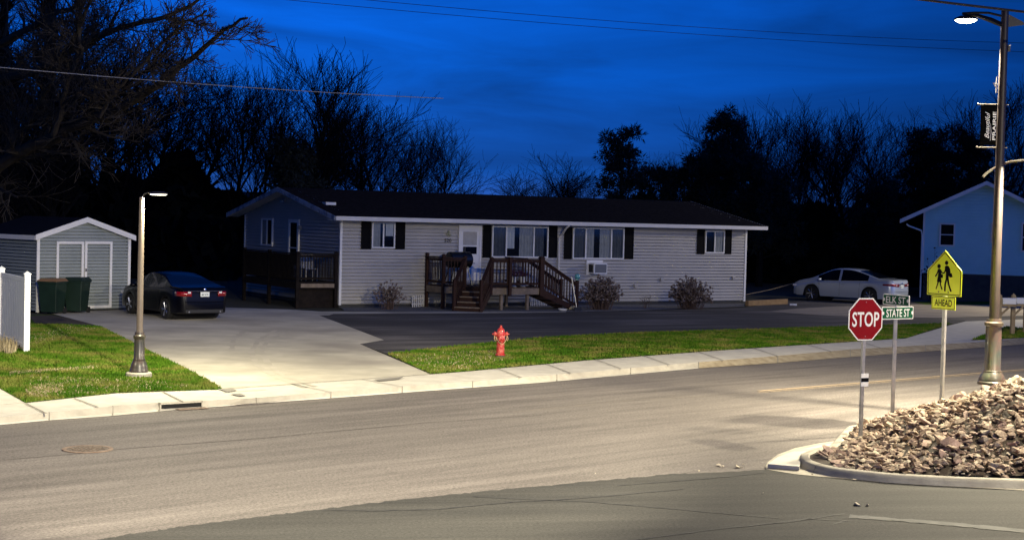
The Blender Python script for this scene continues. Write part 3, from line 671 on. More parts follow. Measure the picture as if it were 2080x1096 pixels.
b = MB(); b.path([(-.20, -.034, zbm+.10), (-.19, -.034, zbm+.25), (-.205, -.034, zbm+.42)], [.003, .006, .002], 5); b.build('banner_flourish', M['signwhite'], bn)
# the other lamps of this crossing, outside the picture; each modelled with post and head, the one left of the fence added
def far_lamp(x, y, h, e, label, size=.4, yaw=0, arm=.8):
    t = thing('street_lamp', label, 'street lamp', (x, y, -.02), yaw)
    b = MB(); b.lathe([(r, z) for r, z in base_prof(.125, 1.22)], n=20); b.build('lamp_base', M['bronze'], t, smooth=True)
    b = MB(); b.lathe([(.10, 1.1), (.078, h+.1), (0, h+.12)], n=16); b.build('pole', M['bronze'], t, smooth=True)
    b = MB(); b.path([(-.05, 0, h-.05), (-arm*.4, 0, h+.05), (-arm+.18, 0, h+.05)], .03, 8); b.build('arm', M['bronzedark'], t, smooth=True)
    T = Matrix.Translation((-arm, 0, h)); b = MB(); b.lathe([(0, .075), (.20, .03), (.225, .0), (0, -.01)], (0, 0, 0), 20, T=T); b.build('lamp_head', M['bronzedark'], t, smooth=True)
    b = MB(); b.lathe([(0, -.05), (.18, -.015)], (0, 0, 0), 20, T=T); b.build('lamp_lens', M['led'], t, smooth=True)
    return t
t = far_lamp(12.6, 19.3, 8.3, 0, 'street lamp on the side street right of the rock heap')
area_lamp('lamp_light', t, (-.8, 0, 8.2), .3, 2000, WARM)
t = far_lamp(4.0, 9.5, 9.0, 0, 'street lamp on the near kerb beside the viewpoint', arm=1.9)
l = bpy.data.lights.new('lamp_light', 'SPOT'); l.energy = 30000; l.color = (1, .89, .66); l.spot_size = radians(54); l.spot_blend = .5; l.shadow_soft_size = .14
o = bpy.data.objects.new('lamp_light', l); COL.objects.link(o); o.parent = t; o.location = (-1.9, 0, 8.85)
o.rotation_mode = 'QUATERNION'; o.rotation_quaternion = Vector((-.36, .79, -.50)).to_track_quat('-Z', 'Y')

def spot_lamp(x, y, h, label, arm, P, size, blend, aim):
    t = far_lamp(x, y, h, 0, label, arm=arm)
    l = bpy.data.lights.new('lamp_light', 'SPOT'); l.energy = P; l.color = WARM; l.spot_size = radians(size); l.spot_blend = blend; l.shadow_soft_size = .14
    o = bpy.data.objects.new('lamp_light', l); COL.objects.link(o); o.parent = t; o.location = (-arm, 0, h-.15)
    o.rotation_mode = 'QUATERNION'; o.rotation_quaternion = Vector(aim).to_track_quat('-Z', 'Y')
spot_lamp(27.8, 65.0, 7.2, 'street lamp on the kerb beyond the mailboxes', .8, 6000, 84, .35, (-.93, -.22, -.42))
spot_lamp(-15.5, 22.0, 8.5, 'added unseen lamp lighting the white fence from the left', 1.2, 3600, 78, .4, (.25, .6, -.75))  # added lamp out of view, brightens the fence and left lawn

# ================================================================== SIGNS
def post(mb, x, y, z0, z1, w=.03):
    mb.box(x-w, x+w, y-w*.7, y+w*.7, z0, z1)
# stop sign
g = gp(1750, 893, .0); Y = g.y
t = thing('stop_sign', 'red octagonal stop sign on a steel post with a white and black band', 'stop sign', (g.x, g.y, -.05), radians(26))
zc = at(1757, 648, Y).z+.05; R = .335/cos(pi/8)
b = MB(); post(b, 0, .03, 0, zc+.30, .028); b.build('post', M['steel'], t)
oct_ = lambda r: [(r*cos(pi/8+i*pi/4), r*sin(pi/8+i*pi/4)) for i in range(8)]
TX = Matrix.Translation((0, 0, zc)) @ Matrix.Rotation(pi/2, 4, 'X')
b = MB(); b.prism(oct_(R), -.002, .003, T=TX); sp = b.build('sign_border', M['signwhite'], t)
b = MB(); b.prism(oct_(R-.022), .003, .006, T=TX); b.build('sign_face', M['signred'], t)
tb = text_mb('STOP', .235, .53, weight=.018, space=1.05); shifted(tb, 0, -.0085, zc); tb.build('sign_lettering', M['signwhite'], t)
for z_ in (zc+.27, zc-.27):
    b = MB(); b.lathe([(0, .003), (.008, .002), (.009, 0)], (0, -.009, z_), 8, T=Matrix.Rotation(pi/2, 4, 'X')); b.build('bolt', M['steel'], t)
z0 = at(1752, 784, Y).z+.05; z1 = at(1752, 758, Y).z+.05
b = MB(); b.box(-.055, .09, -.012, .0, z0, z1); b.build('band_plate', M['signwhite'], t)
b = MB(); b.box(-.055, .09, -.016, -.0125, z0+(z1-z0)*.36, z0+(z1-z0)*.66); b.build('band_stripe', M['signblack'], t)
# street name post
Y = 26.0; p0 = at(1814, 800, Y); zg = mound(p0.x, Y)-.1
t = thing('street_name_sign', 'green street name signs crossed on a steel post beside the stop sign', 'street sign', (p0.x, Y, zg))
ztop = at(1816, 622, Y).z-zg
b = MB(); post(b, 0, .0, 0, ztop-.215, .030); b.build('post', M['steel'], t)
b = MB(); b.box(-.02, .02, -.004, .004, ztop-.30, ztop+.05); b.build('sign_bracket', M['steel'], t)
def blade_sign(txt, L_, Hh, zc, yaw, off):
    o = bpy.data.objects.new('name_blade', None)
    T = Matrix.Translation((off, 0, zc)) @ Matrix.Rotation(yaw, 4, 'Z')
    def rr_(w, h, c):
        P = []
        for cx_, cy_, a0 in ((w/2-c, h/2-c, 0), (-w/2+c, h/2-c, 90), (-w/2+c, -h/2+c, 180), (w/2-c, -h/2+c, 270)):
            for k in range(5): a = radians(a0+k*22.5); P.append((cx_+c*cos(a), cy_+c*sin(a)))
        return P
    b = MB(); b.prism(rr_(L_, Hh, .022), -.006, .006, T=T @ Matrix.Rotation(pi/2, 4, 'X')); r = b.build('name_blade', M['signwhite'], t)
    b = MB(); b.prism(rr_(L_-.03, Hh-.03, .016), .006, .009, T=T @ Matrix.Rotation(pi/2, 4, 'X')); b.build('blade_face', M['signgreen'], r)
    for sx in (-1, 1):
        b = MB(); b.prism([(sx*(L_/2-.028)+.024*cos(a*pi/6), .030*sin(a*pi/6)) for a in range(12)], .009, .0105, T=T @ Matrix.Rotation(pi/2, 4, 'X')); b.build('end_notch', M['signwhite'], r)
    tb = text_mb(txt, Hh*.62, L_*.74, weight=.012); tb.v = [tuple(T @ Vector((x, y-.0125, z))) for x, y, z in tb.v]; tb.build('blade_lettering', M['signwhite'], r)
    return r
zS = at(1817, 635, Y).z-zg; zE = at(1815, 609, Y).z-zg
blade_sign('STATE ST', .77, .215, zS, radians(34), .03)
blade_sign('ELK ST', .62, .185, zE, radians(-60), .0)
# school crossing sign
Y = 27.6; p0 = at(1912, 760, Y); zg = mound(p0.x, Y)-.1
t = thing('school_crossing_sign', 'yellow green pentagon sign with two walking figures above an AHEAD plate', 'road sign', (p0.x, Y, zg), radians(-59))
zA, zB = at(1908, 600, Y).z-zg, at(1908, 508, Y).z-zg; hs = zB-zA; w = hs*.5; sh = hs*.56
def pent(i): 
    return [(-w+i, zA+i), (w-i, zA+i), (w-i, zA+sh-i*.4), (0, zB-i*1.35), (-w+i, zA+sh-i*.4)]
TY = Matrix.Rotation(pi/2, 4, 'X')
b = MB(); post(b, 0, .03, 0, zB-.1, .034); b.build('post', M['signwhite'] if False else M['steel'], t)
b = MB(); b.prism(pent(0), -.002, .004, T=TY); b.build('sign_panel', M['signyellow'], t, bevel=.0)
b = MB()
P1, P2 = pent(.018), pent(.032)
for i in range(5):
    a_, c_ = P1[i], P1[(i+1) % 5]; d_, e_ = P2[i], P2[(i+1) % 5]
    b.add([(a_[0], -.0055, a_[1]), (c_[0], -.0055, c_[1]), (e_[0], -.0055, e_[1]), (d_[0], -.0055, d_[1])], [(0, 1, 2, 3)])
b.build('sign_border', M['signblack'], t)
# figures (pixel offsets in the enlarged photo: x 830..1140, y 85..510, centre x 985)
def sx(x): return (x-988)/148*w
def szz(y): return zA+(508-y)/(508-82)*hs
def poly(mb, pts, k=0):
    vs = [(sx(x), -.006, szz(y)) for x, y in pts]; mb.add(vs, [tuple(range(len(vs)))])
def disk(mb, x, y, rx, ry): poly(mb, [(x+rx*cos(i*pi/8), y+ry*sin(i*pi/8)) for i in range(16)])
b = MB(); disk(b, 1003, 198, 15, 20)
poly(b, [(990, 232), (1005, 222), (1022, 228), (1034, 252), (1040, 290), (1032, 300), (1024, 320), (1026, 348), (1000, 348), (1000, 290)])
poly(b, [(990, 232), (1003, 262), (992, 294), (975, 303), (970, 293), (984, 285), (989, 262)])
poly(b, [(1032, 296), (1050, 292), (1057, 328), (1036, 334), (1024, 318)])
poly(b, [(1000, 345), (1014, 345), (1004, 400), (1002, 465), (988, 465), (990, 400)])
poly(b, [(1010, 345), (1026, 345), (1032, 395), (1055, 462), (1043, 468), (1020, 400)])
b.build('adult_figure', M['signblack'], t)
b = MB(); disk(b, 939, 233, 15, 20)
poly(b, [(930, 262), (944, 255), (956, 264), (962, 300), (958, 340), (966, 384), (924, 380), (932, 330), (934, 290)])
poly(b, [(930, 264), (934, 290), (924, 318), (910, 336), (905, 326), (918, 304)])
poly(b, [(954, 262), (972, 292), (988, 292), (986, 299), (968, 300), (956, 285)])
poly(b, [(956, 310), (974, 308), (976, 340), (956, 344)])
poly(b, [(930, 378), (942, 378), (934, 410), (922, 452), (914, 448), (924, 410)])
poly(b, [(948, 378), (960, 380), (964, 415), (976, 448), (966, 454), (954, 415)])
b.build('child_figure', M['signblack'], t)
for x_ in (942, 1026):
    b = MB(); disk(b, x_, 474, 6, 6); b.build('bolt', M['iron'], t)
zC, zD = at(1909, 628, Y).z-zg, at(1909, 601, Y).z-zg; ww = w*.70
b = MB(); b.box(-ww, ww, -.010, -.004, zC, zD-.004); b.build('plate', M['signyellow'], t, bevel=.0)
b = MB()
for (x0, x1, z0, z1) in ((-ww+.014, ww-.014, zC+.012, zC+.020), (-ww+.014, ww-.014, zD-.026, zD-.018), (-ww+.014, -ww+.022, zC+.020, zD-.026), (ww-.022, ww-.014, zC+.020, zD-.026)):
    b.box(x0, x1, -.0125, -.0102, z0, z1)
b.build('plate_border', M['signblack'], t)
tb = text_mb('AHEAD', (zD-zC)*.5, ww*1.45, weight=.012); shifted(tb, 0, -.0125, (zC+zD)/2); tb.build('plate_lettering', M['signblack'], t)

# ================================================================== HYDRANT
g = gp(1016, 727, .0)
t = thing('fire_hydrant', 'red fire hydrant standing in the grass strip', 'fire hydrant', (g.x, g.y, 0), radians(12))
t.scale = (.93, .93, .95)
b = MB(); b.lathe([(.13, 0), (.13, .03), (.10, .035), (.10, .075), (.135, .08), (.135, .105), (.105, .11), (.10, .55), (.125, .555), (.125, .585), (.11, .59), (.108, .66), (.085, .73), (.045, .775), (.028, .785), (.028, .83), (0, .84)], n=24); b.build('barrel', M['hydrant'], t, smooth=True)
b = MB(); b.lathe([(.128, .006), (.128, .034), (.112, .035), (.112, .075), (.128, .078)], n=24); b.build('foot', M['iron'], t)
for ang_, nm, r_ in ((pi, 'side_nozzle', .052), (0, 'side_nozzle', .052), (-pi/2, 'front_nozzle', .072)):
    T = Matrix.Translation((0, 0, .615 if nm == 'side_nozzle' else .50)) @ Matrix.Rotation(ang_, 4, 'Z') @ Matrix.Rotation(pi/2, 4, 'Y')
    b = MB(); b.lathe([(r_*.8, .06), (r_*.8, .13), (r_*1.15, .132), (r_*1.15, .175), (r_*.7, .185), (.018, .19), (.018, .225), (0, .228)], (0, 0, 0), 16, T=T); b.build(nm, M['hydrant'], t, smooth=True)
b = MB(); b.path([(-.17, -.02, .58), (-.175, -.03, .50), (-.15, -.06, .44), (-.13, -.08, .46), (-.14, -.06, .56)], .008, 6)
b.path([(.17, -.02, .60), (.13, -.10, .48), (.06, -.14, .39), (0, -.145, .36), (-.07, -.13, .42), (-.14, -.06, .54)], .008, 6)
b.path([(.17, -.0, .58), (.19, -.02, .50), (.17, -.03, .44)], .008, 6); b.build('strap', M['chain'], t, smooth=True)

# ================================================================== HOUSE
HO = (-6.189, 55.278); TH = .5571; HL, HW, EZ, RDZ, OF, OS = 18.955, 9.0, 3.289, 4.328, .653, .544
house = thing('house', 'long beige single storey duplex with dark roof and black shutters', 'house', (*HO, 0), TH)
def fw(px, py, b_=0): return onwall(px, py, HO, TH, b_)
def siding(mb, a0, a1, z0, z1, y, step=.125, out=-1, top=None, axis='x', d=.016):
    """lap boards on a wall; axis 'x': wall along x at y ; axis 'y': wall along y at x=y-arg. top(z)->(lo,hi) clip"""
    z = z0
    while z < z1-1e-4:
        zt_ = min(z+step, z1)
        l0, h0 = (a0, a1) if top is None else top(z); l1, h1 = (a0, a1) if top is None else top(zt_)
        if h0-l0 > .02:
            if h1 < l1: l1 = h1 = (l1+h1)/2
            gz = z+step*.29; yi = y-out*.08; yo = y+out*d  # groove made deeper and taller than a real lap so it fills with shade
            pts = [(l0, yi, z), (h0, yi, z), (h0, yi, gz), (l0, yi, gz), (l0, yo, gz), (h0, yo, gz), (h1, yo-out*d*.3, zt_), (l1, yo-out*d*.3, zt_), (h1, yi, zt_), (l1, yi, zt_)]
            if axis == 'y': pts = [(p[1], p[0], p[2]) for p in pts]
            mb.add(pts, [(0, 1, 2, 3), (3, 2, 5, 4), (4, 5, 6, 7), (7, 6, 8, 9)])
        z = zt_
b = MB(); siding(b, .0, HL, .12, EZ-.02, 0); b.build('front_siding', M['siding'], house)
slope = (RDZ-EZ)/(HW/2+OF)
def gab(z):
    if z <= EZ+OF*slope: return (0, HW)
    k = (z-EZ)/slope-OF; return (k, HW-k)
b = MB(); siding(b, 0, HW, .12, RDZ-.06, 0, out=-1, top=gab, axis='y'); b.build('side_siding', M['siding'], house)
b = MB(); siding(b, 0, HW, .12, RDZ-.06, HL, out=1, top=gab, axis='y'); siding(b, 0, HL, .12, EZ, HW, out=1); b.build('back_siding', M['siding'], house)
b = MB(); b.box(.1, HL-.1, .1, HW-.1, 0, .135); b.box(.0, HL, .0, HW, .0, .10); b.build('foundation', M['found'], house)
for q_ in ((-.03, .06, -.035, .05), (HL-.06, HL+.03, -.035, .05), (-.035, .03, HW-.06, HW+.03)):
    b = MB(); b.box(*q_, .1, EZ-.03); b.build('corner_trim', M['trim'], house)
# roof slabs
def roof_slab(mb, x0, x1, y0, z0, y1, z1, th_=.10):
    vs = [(x0, y0, z0), (x1, y0, z0), (x1, y1, z1), (x0, y1, z1)]; lo = [(x, y, z-th_) for x, y, z in vs]
    mb.add(vs+lo, [(0, 1, 2, 3), (7, 6, 5, 4), (0, 4, 5, 1), (1, 5, 6, 2), (2, 6, 7, 3), (3, 7, 4, 0)])
b = MB(); x0, x1 = -OS, HL+OS
roof_slab(b, x0, x1, -OF, EZ, HW/2, RDZ); roof_slab(b, x0, x1, HW/2, RDZ, HW+OF, EZ)
rf = b.build('roof', M['roof'], house)
b = MB()
for k in range(1, 34):   # shingle courses
    t_ = k/34; y_ = -OF+(HW/2+OF)*t_; z_ = EZ+(RDZ-EZ)*t_
    b.box(x0+.01, x1-.01, y_-.14, y_+.01, z_+.001-.14*slope, z_+.012-.14*slope*.2)
b.build('shingle_course', M['roof'], rf)
pv = onwall(668, 404, HO, TH, 1.4)
b = MB(); b.box(pv[0]-.2, pv[0]+.2, 1.2, 1.55, EZ+(1.2+OF)*slope, EZ+(1.55+OF)*slope+.06); b.build('roof_vent', M['trim'], rf)
b = MB(); b.box(x0, x1, -OF-.10, -OF-.0, EZ-.14, EZ-.005); b.box(x0, x1, -OF-.105, -OF-.09, EZ-.02, EZ+.005)
b.box(x0, x1, -OF, -.02, EZ-.15, EZ-.115); b.build('gutter', M['gutter'], house)
for x_ in (x0-.03, x1):
    b = MB()
    for (ya, za, yb, zb_) in ((-OF-.02, EZ, HW/2, RDZ), (HW/2, RDZ, HW+OF+.02, EZ)):
        vs = [(x_, ya, za+.012), (x_+.03, ya, za+.012), (x_+.03, yb, zb_+.012), (x_, yb, zb_+.012)]; lo = [(x, y, z-.17) for x, y, z in vs]
        b.add(vs+lo, [(0, 1, 2, 3), (7, 6, 5, 4), (0, 4, 5, 1), (1, 5, 6, 2), (2, 6, 7, 3), (3, 7, 4, 0)])
    b.build('rake_board', M['rake'], house)
b = MB(); roof_slab(b, x0+.02, -.02, -OF, EZ-.115, HW/2, RDZ-.115, .02); roof_slab(b, x0+.02, -.02, HW/2, RDZ-.115, HW+OF, EZ-.115, .02)
b.build('soffit', M['trim'], house)
# windows
def window(parent, a0, a1, z0, z1, y=0, mull=(), curtains=(), axis=None, frame=.05, name='window', backm='glassdark', mid=None, pane=True):
    """window on a wall facing local -y"""
    def put(mb): return mb
    X = (lambda x, yy, z: (x, yy, z)) if axis is None else (lambda x, yy, z: (yy, -x+0, z))
    f = MB()
    for (p0, p1, q0, q1) in ((a0, a0+frame, z0, z1), (a1-frame, a1, z0, z1), (a0+frame, a1-frame, z1-frame, z1), (a0+frame, a1-frame, z0, z0+frame)):
        f.box(p0, p1, y-.075, y-.0, q0, q1)
    for mx_ in mull: f.box(mx_-.028, mx_+.028, y-.068, y-.0, z0+frame, z1-frame)
    if mid: f.box(a0+frame, a1-frame, y-.068, y, mid-.02, mid+.02)
    if axis: f.v = [X(*v) for v in f.v]
    w_ = f.build(name, M['trim'], parent)
    k = MB(); k.box(a0+.01, a1-.01, y-.022, y-.018, z0+.01, z1-.01)
    if axis: k.v = [X(*v) for v in k.v]
    k.build('room_behind', M[backm], w_)
    for (c0, c1, zz, m) in curtains:
        c = MB(); n_ = max(int((c1-c0)/.03), 4); vs = []
        for i in range(n_+1):
            x_ = c0+(c1-c0)*i/n_; yy = y-.034+.009*sin(i*1.3)+.004*sin(i*.5)
            vs += [(x_, yy, zz), (x_, yy, z1-frame)]
        c.add(vs, [(2*i, 2*i+2, 2*i+3, 2*i+1) for i in range(n_)])
        if axis: c.v = [X(*v) for v in c.v]
        c.build('curtain', M[m], w_, smooth=True)
    if not pane: return w_
    g_ = MB(); g_.add([(a0+.02, y-.055, z0+.02), (a1-.02, y-.055, z0+.02), (a1-.02, y-.055, z1-.02), (a0+.02, y-.055, z1-.02)], [(0, 1, 2, 3)])
    if axis: g_.v = [X(*v) for v in g_.v]
    g_.build('pane', M['glass'], w_)
    return w_
def shutter(a0, a1, z0, z1):
    b = MB(); b.box(a0+.035, a1-.035, -.030, -.012, z0, z1); b.box(a0, a0+.04, -.045, -.0, z0, z1); b.box(a1-.04, a1, -.045, 0, z0, z1)
    z = z0
    while z < z1: b.box(a0+.04, a1-.04, -.040, -.0305, z, min(z+.035, z1)); z += .055
    b.build('shutter', M['shutter'], house)
def rect(x0, x1, y0, y1, b_=0):
    xm, ym = (x0+x1)/2, (y0+y1)/2
    return fw(x0, ym, b_)[0], fw(x1, ym, b_)[0], fw(xm, y1, b_)[1], fw(xm, y0, b_)[1]
a0, a1, z0, z1 = rect(754, 801, 451, 504); m_ = (a0+a1)/2
window(house, a0, a1, z0, z1, mull=(m_,), curtains=((a0+.06, a0+.35, z0+.05, 'curtain'), (m_+.1, a1-.06, z0+.45, 'blind')))
for (x0_, x1_) in ((733, 753), (803, 822)): r_ = rect(x0_, x1_, 449, 506); shutter(*r_)
a0, a1, z0, z1 = rect(998, 1112, 459, 523); L_ = a1-a0; mu = (a0+L_*.25, a0+L_*.74)
window(house, a0, a1, z0, z1, mull=mu, curtains=((a0+.06, mu[0]-.05, z0+.05, 'curtaindark'), (mu[0]+.03, mu[0]+.38, z0+.35, 'blind'), (mu[0]+.60, mu[1]-.04, z0+.05, 'curtain'), (mu[1]+.04, a1-.20, z0+.05, 'curtaindark')))
for (x0_, x1_) in ((980, 997), (1114, 1131)): r_ = rect(x0_, x1_, 457, 523); shutter(*r_)
a0, a1, z0, z1 = rect(1162, 1266, 462, 526); L_ = a1-a0; mu = (a0+L_*.25, a0+L_*.75)
window(house, a0, a1, z0, z1, mull=mu, curtains=((a0+.06, mu[0]-.05, z0+.05, 'curtaindark'), (mu[0]+.04, mu[0]+.40, z0+.05, 'curtain'), (mu[0]+.68, mu[1]-.04, z0+.05, 'curtain'), (mu[1]+.05, a1-.06, z0+.05, 'curtaindark')))
for (x0_, x1_) in ((1145, 1161), (1268, 1286)): r_ = rect(x0_, x1_, 461, 526); shutter(*r_)
a0, a1, z0, z1 = rect(1431, 1470, 468, 514); m_ = (a0+a1)/2
window(house, a0, a1, z0, z1, mull=(m_,), curtains=((m_+.08, a1-.08, z0+.06, 'curtain'),))
for (x0_, x1_) in ((1415, 1430), (1471, 1485)): r_ = rect(x0_, x1_, 466, 516); shutter(*r_)
# entry door
a0, a1, z0, z1 = rect(930, 976, 457, 569)
b = MB(); b.box(a0, a0+.07, -.06, 0, z0, z1); b.box(a1-.07, a1, -.06, 0, z0, z1); b.box(a0+.07, a1-.07, -.06, 0, z1-.07, z1)
dr = b.build('door', M['trim'], house)
b = MB(); b.box(a0+.07, a1-.07, -.04, -.005, z0, z1-.07); b.build('door_leaf', M['trim'], dr)
zm = z0+(z1-z0)*.62
b = MB(); b.box(a0+.20, a1-.20, -.052, -.041, z0+1.0, zm-.02); b.build('door_glass', M['carglass'], dr)
b = MB(); b.box(a0+.20, a1-.20, -.052, -.041, zm+.04, z1-.25); b.build('door_curtain', M['curtain'], dr)
b = MB(); b.box(a0+.10, a0+.14, -.09, -.04, z0+.95, z0+1.07); b.build('handle', M['black'], dr)
# downspout
s0 = fw(1155, 458, -OF-.05); s1 = fw(1136, 480, -.06); s2 = fw(1138, 600, -.06)
b = MB(); b.path([(s0[0], -OF-.05, EZ-.06), (s0[0], -OF-.05, EZ-.16), (s0[0]-.04, -OF+.05, EZ-.24), (s1[0]+.05, -.14, s1[1]+.06), (s1[0], -.06, s1[1]-.06), (s1[0], -.06, .25), (s1[0]+.02, -.2, .12)], .042, 8)
b.build('downspout', M['gutter'], house, smooth=True)
# air conditioner
a0, a1, z0, z1 = rect(1203, 1230, 534, 556, -.30)
b = MB(); b.box(a0, a1, -.42, -.0, z0, z1); ac = b.build('air_conditioner', M['white'], house, bevel=.012)
b = MB(); b.box(a0+.05, a1-.04, -.428, -.421, z0+.05, z1-.05); b.build('grille', M['acgrille'], ac)
b = MB(); b.box(a0-.006, a0-.001, -.36, -.06, z0+.06, z1-.06); b.build('side_grille', M['plasticdark'], ac)
b = MB(); b.box(a0-.10, a1+.04, -.045, -.017, z0-.05, z1+.10); b.build('sleeve', M['trim'], ac)
# vents
for (x, y) in ((1290, 580), (1343, 567), (1489, 564)):
    a, z = fw(x, y); b = MB(); b.box(a-.07, a+.07, -.08, 0, z-.07, z+.06); b.add([(a-.08, -.02, z+.07), (a+.08, -.02, z+.07), (a+.08, -.11, z+.0), (a-.08, -.11, z+.0)], [(0, 1, 2, 3)]); b.build('wall_vent', M['siding'], house)
# house number and ornament
a, z = fw(909, 488); tb = text_mb('520', .13, .30, weight=.01); shifted(tb, a, -.03, z); tb.build('house_number', M['shutter'], house)
# side wall: window, door, lamp (facing local -x)
def sw_(px, py):
    """on side wall x=0: returns (b, z)"""
    d = ray(px, py); n = Vector((cos(TH), sin(TH), 0)); o_ = Vector((HO[0], HO[1], 0)); t_ = (o_-Vector((0, 0, CAMH))).dot(n)/d.dot(n); p = Vector((0, 0, CAMH))+d*t_-o_
    return -p.x*sin(TH)+p.y*cos(TH), p.z
def side_window(x0, x1, y0, y1, **kw):
    b1, _ = sw_(x0, (y0+y1)/2); b0, _ = sw_(x1, (y0+y1)/2); z0 = sw_((x0+x1)/2, y1)[1]; z1 = sw_((x0+x1)/2, y0)[1]
    return b0, b1, z0, z1
for (x0_, x1_, y0_, y1_, nm) in ((533, 556, 443, 499, 'window'), (588, 609, 445, 545, 'side_door')):
    b0, b1, z0, z1 = side_window(x0_, x1_, y0_, y1_)
    if nm == 'window':
        m_ = (b0+b1)/2; kw = dict(mull=(-m_,), curtains=((-b1+.1, -m_-.08, z0+.1, 'curtain'),))
    else: kw = dict(mull=(), curtains=(), mid=z0+(z1-z0)*.42)
    window(house, -b1, -b0, z0, z1, y=0, axis='side', frame=.07 if nm == 'window' else .13, name=nm, **kw)
bb, zz = sw_(612, 462); b = MB(); b.box(-.14, -.0, bb-.05, bb+.05, zz-.06, zz+.08); b.build('wall_lamp', M['steel'], house)
bb, zz = sw_(580, 406); b = MB(); b.box(-.10, 0, bb-.04, bb+.04, zz-.04, zz+.04); b.lathe([(0, 0), (.05, -.04), (.06, -.10)], (-.14, bb+.1, zz), 10); b.lathe([(0, 0), (.05, -.04), (.06, -.10)], (-.14, bb-.1, zz), 10); b.build('floodlight', M['steel'], house)
# flood light under front eave above first window
# ornament on the wall beside the door
a, z = fw(909, 474); rt = Matrix.Rotation(TH, 4, 'Z')
oo = Vector((*HO, 0))+rt @ Vector((a, -.05, z))
b = MB(); r = random.Random(4)
for i in range(26):
    aa = r.uniform(0, 2*pi); l_ = r.uniform(.05, .16); b.path([(0, 0, 0), (cos(aa)*l_*.6, -.03, sin(aa)*l_*.6), (cos(aa)*l_, -.05, sin(aa)*l_)], [.008, .014, .004], 4)
tag(b.build('wall_ornament', mat('pale dried wreath', (.45, .42, .30), (.2, .24, .12), .9, 30), loc=oo, rz=TH), 'pale dried wreath hanging on the siding left of the door', 'wreath')

# ------------------------------------------------------------------ front deck (thing of its own)
deck = thing('wooden_deck', 'brown wooden front deck with railings and two flights of steps', 'deck', (*HO, 0), TH)
FZ = .86; DB = -2.55; DL = -1.35
aL = fw(866, 583, -.08)[0]; aR = fw(1098, 598, DB)[0]
rt = Matrix.Rotation(TH, 4, 'Z'); rti = rt.inverted()
def w2l(p): q = rti @ (Vector((p.x, p.y, 0))-Vector((*HO, 0))); return Vector((q.x, q.y))
sbot = gp(949, 633, 0); sdir = Vector((.26, .966, 0)); sd = 1.25; SWID = .50
stop_ = sbot+sdir*sd; side = Vector((.966, -.26, 0))
pL = w2l(stop_-side*SWID); pR = w2l(stop_+side*SWID); bL = w2l(sbot-side*SWID); bR = w2l(sbot+side*SWID)
aP = fw(1034, 560, DB)[0]; DBB = DB
def rail(parent, P, Q, z0, z1, zq0=None, zq1=None, bal=.11, m='wood', name='railing', post_ends=True, pc=True, bw=.018):
    zq0 = z0 if zq0 is None else zq0; zq1 = z1 if zq1 is None else zq1
    P, Q = Vector((*P, 0)), Vector((*Q, 0)); L_ = (Q-P).length; d = (Q-P).normalized(); a_ = atan2(d.y, d.x)
    T = Matrix.Translation(P) @ Matrix.Rotation(a_, 4, 'Z')
    b = MB()
    def bar(za, zb_, h, w_):
        vs = [T @ Vector(v) for v in ((0, -w_, za), (L_, -w_, zb_), (L_, w_, zb_), (0, w_, za), (0, -w_, za+h), (L_, -w_, zb_+h), (L_, w_, zb_+h), (0, w_, za+h))]
        b.add(vs, [(0, 3, 2, 1), (4, 5, 6, 7), (0, 1, 5, 4), (1, 2, 6, 5), (2, 3, 7, 6), (3, 0, 4, 7)])
    bar(z1-.045, zq1-.045, .045, .065); bar(z1-.14, zq1-.14, .085, .02); bar(z0+.08, zq0+.08, .085, .02)
    n_ = max(int(L_/bal), 1)
    for i in range(n_):
        t_ = (i+.5)/n_; x_ = L_*t_; za = z0+.08+(zq0-z0)*t_; zb_ = z1-.06+(zq1-z1)*t_
        b.box(x_-bw, x_+bw, -.040, -.021, za, zb_, T=T)
    return b.build(name, M[m], parent)
b = MB()
P_ = [(aL, -.04), (aL, DL), (pL.x, pL.y), (pR.x, pR.y), (aR, DB), (aR, -.04)]
b.prism(P_, FZ-.035, FZ); b.build('deck_floor', M['wood'], deck)
for (p, q) in ((P_[1], P_[2]), (P_[3], P_[4]), (P_[4], P_[5]), (P_[0], P_[1])):
    p, q = Vector((*p, 0)), Vector((*q, 0)); d = (q-p).normalized(); T = Matrix.Translation(p) @ Matrix.Rotation(atan2(d.y, d.x), 4, 'Z'); b = MB(); b.box(0, (q-p).length, -.035, -.002, FZ-.27, FZ-.036, T=T); b.build('rim_board', M['woodlight'], deck)
def dpost(x, y, z0, z1, w_=.05, m='wood', nm='deck_post', cap=True):
    b = MB(); b.box(x-w_, x+w_, y-w_, y+w_, z0, z1)
    if cap: b.box(x-w_-.015, x+w_+.015, y-w_-.015, y+w_+.015, z1, z1+.03); b.box(x-w_+.01, x+w_-.01, y-w_+.01, y+w_-.01, z1+.03, z1+.06)
    b.build(nm, M[m], deck)
RT = FZ+1.04
dpost(aL, DL, 0, RT+.06); dpost(aL, -.10, 0, RT+.06); dpost(pL.x, pL.y, FZ-.3, RT); dpost(pR.x, pR.y, FZ-.3, RT)
dpost(aP, DB-.07+.25*0, FZ-.3, RT, .055); dpost(aR, DB-.02, FZ-.32, RT+.03, .085)
rail(deck, (aL, DL), (pL.x, pL.y), FZ, RT); rail(deck, (aL, DL), (aL, -.05), FZ, RT)
rail(deck, (pR.x, pR.y), (aP, DB), FZ, RT, bw=.022, bal=.13); rail(deck, (aP, DB), (aR, DB), FZ, RT, bal=.12)
rail(deck, (aR, DB+1.1), (aR, -.05), FZ, RT)
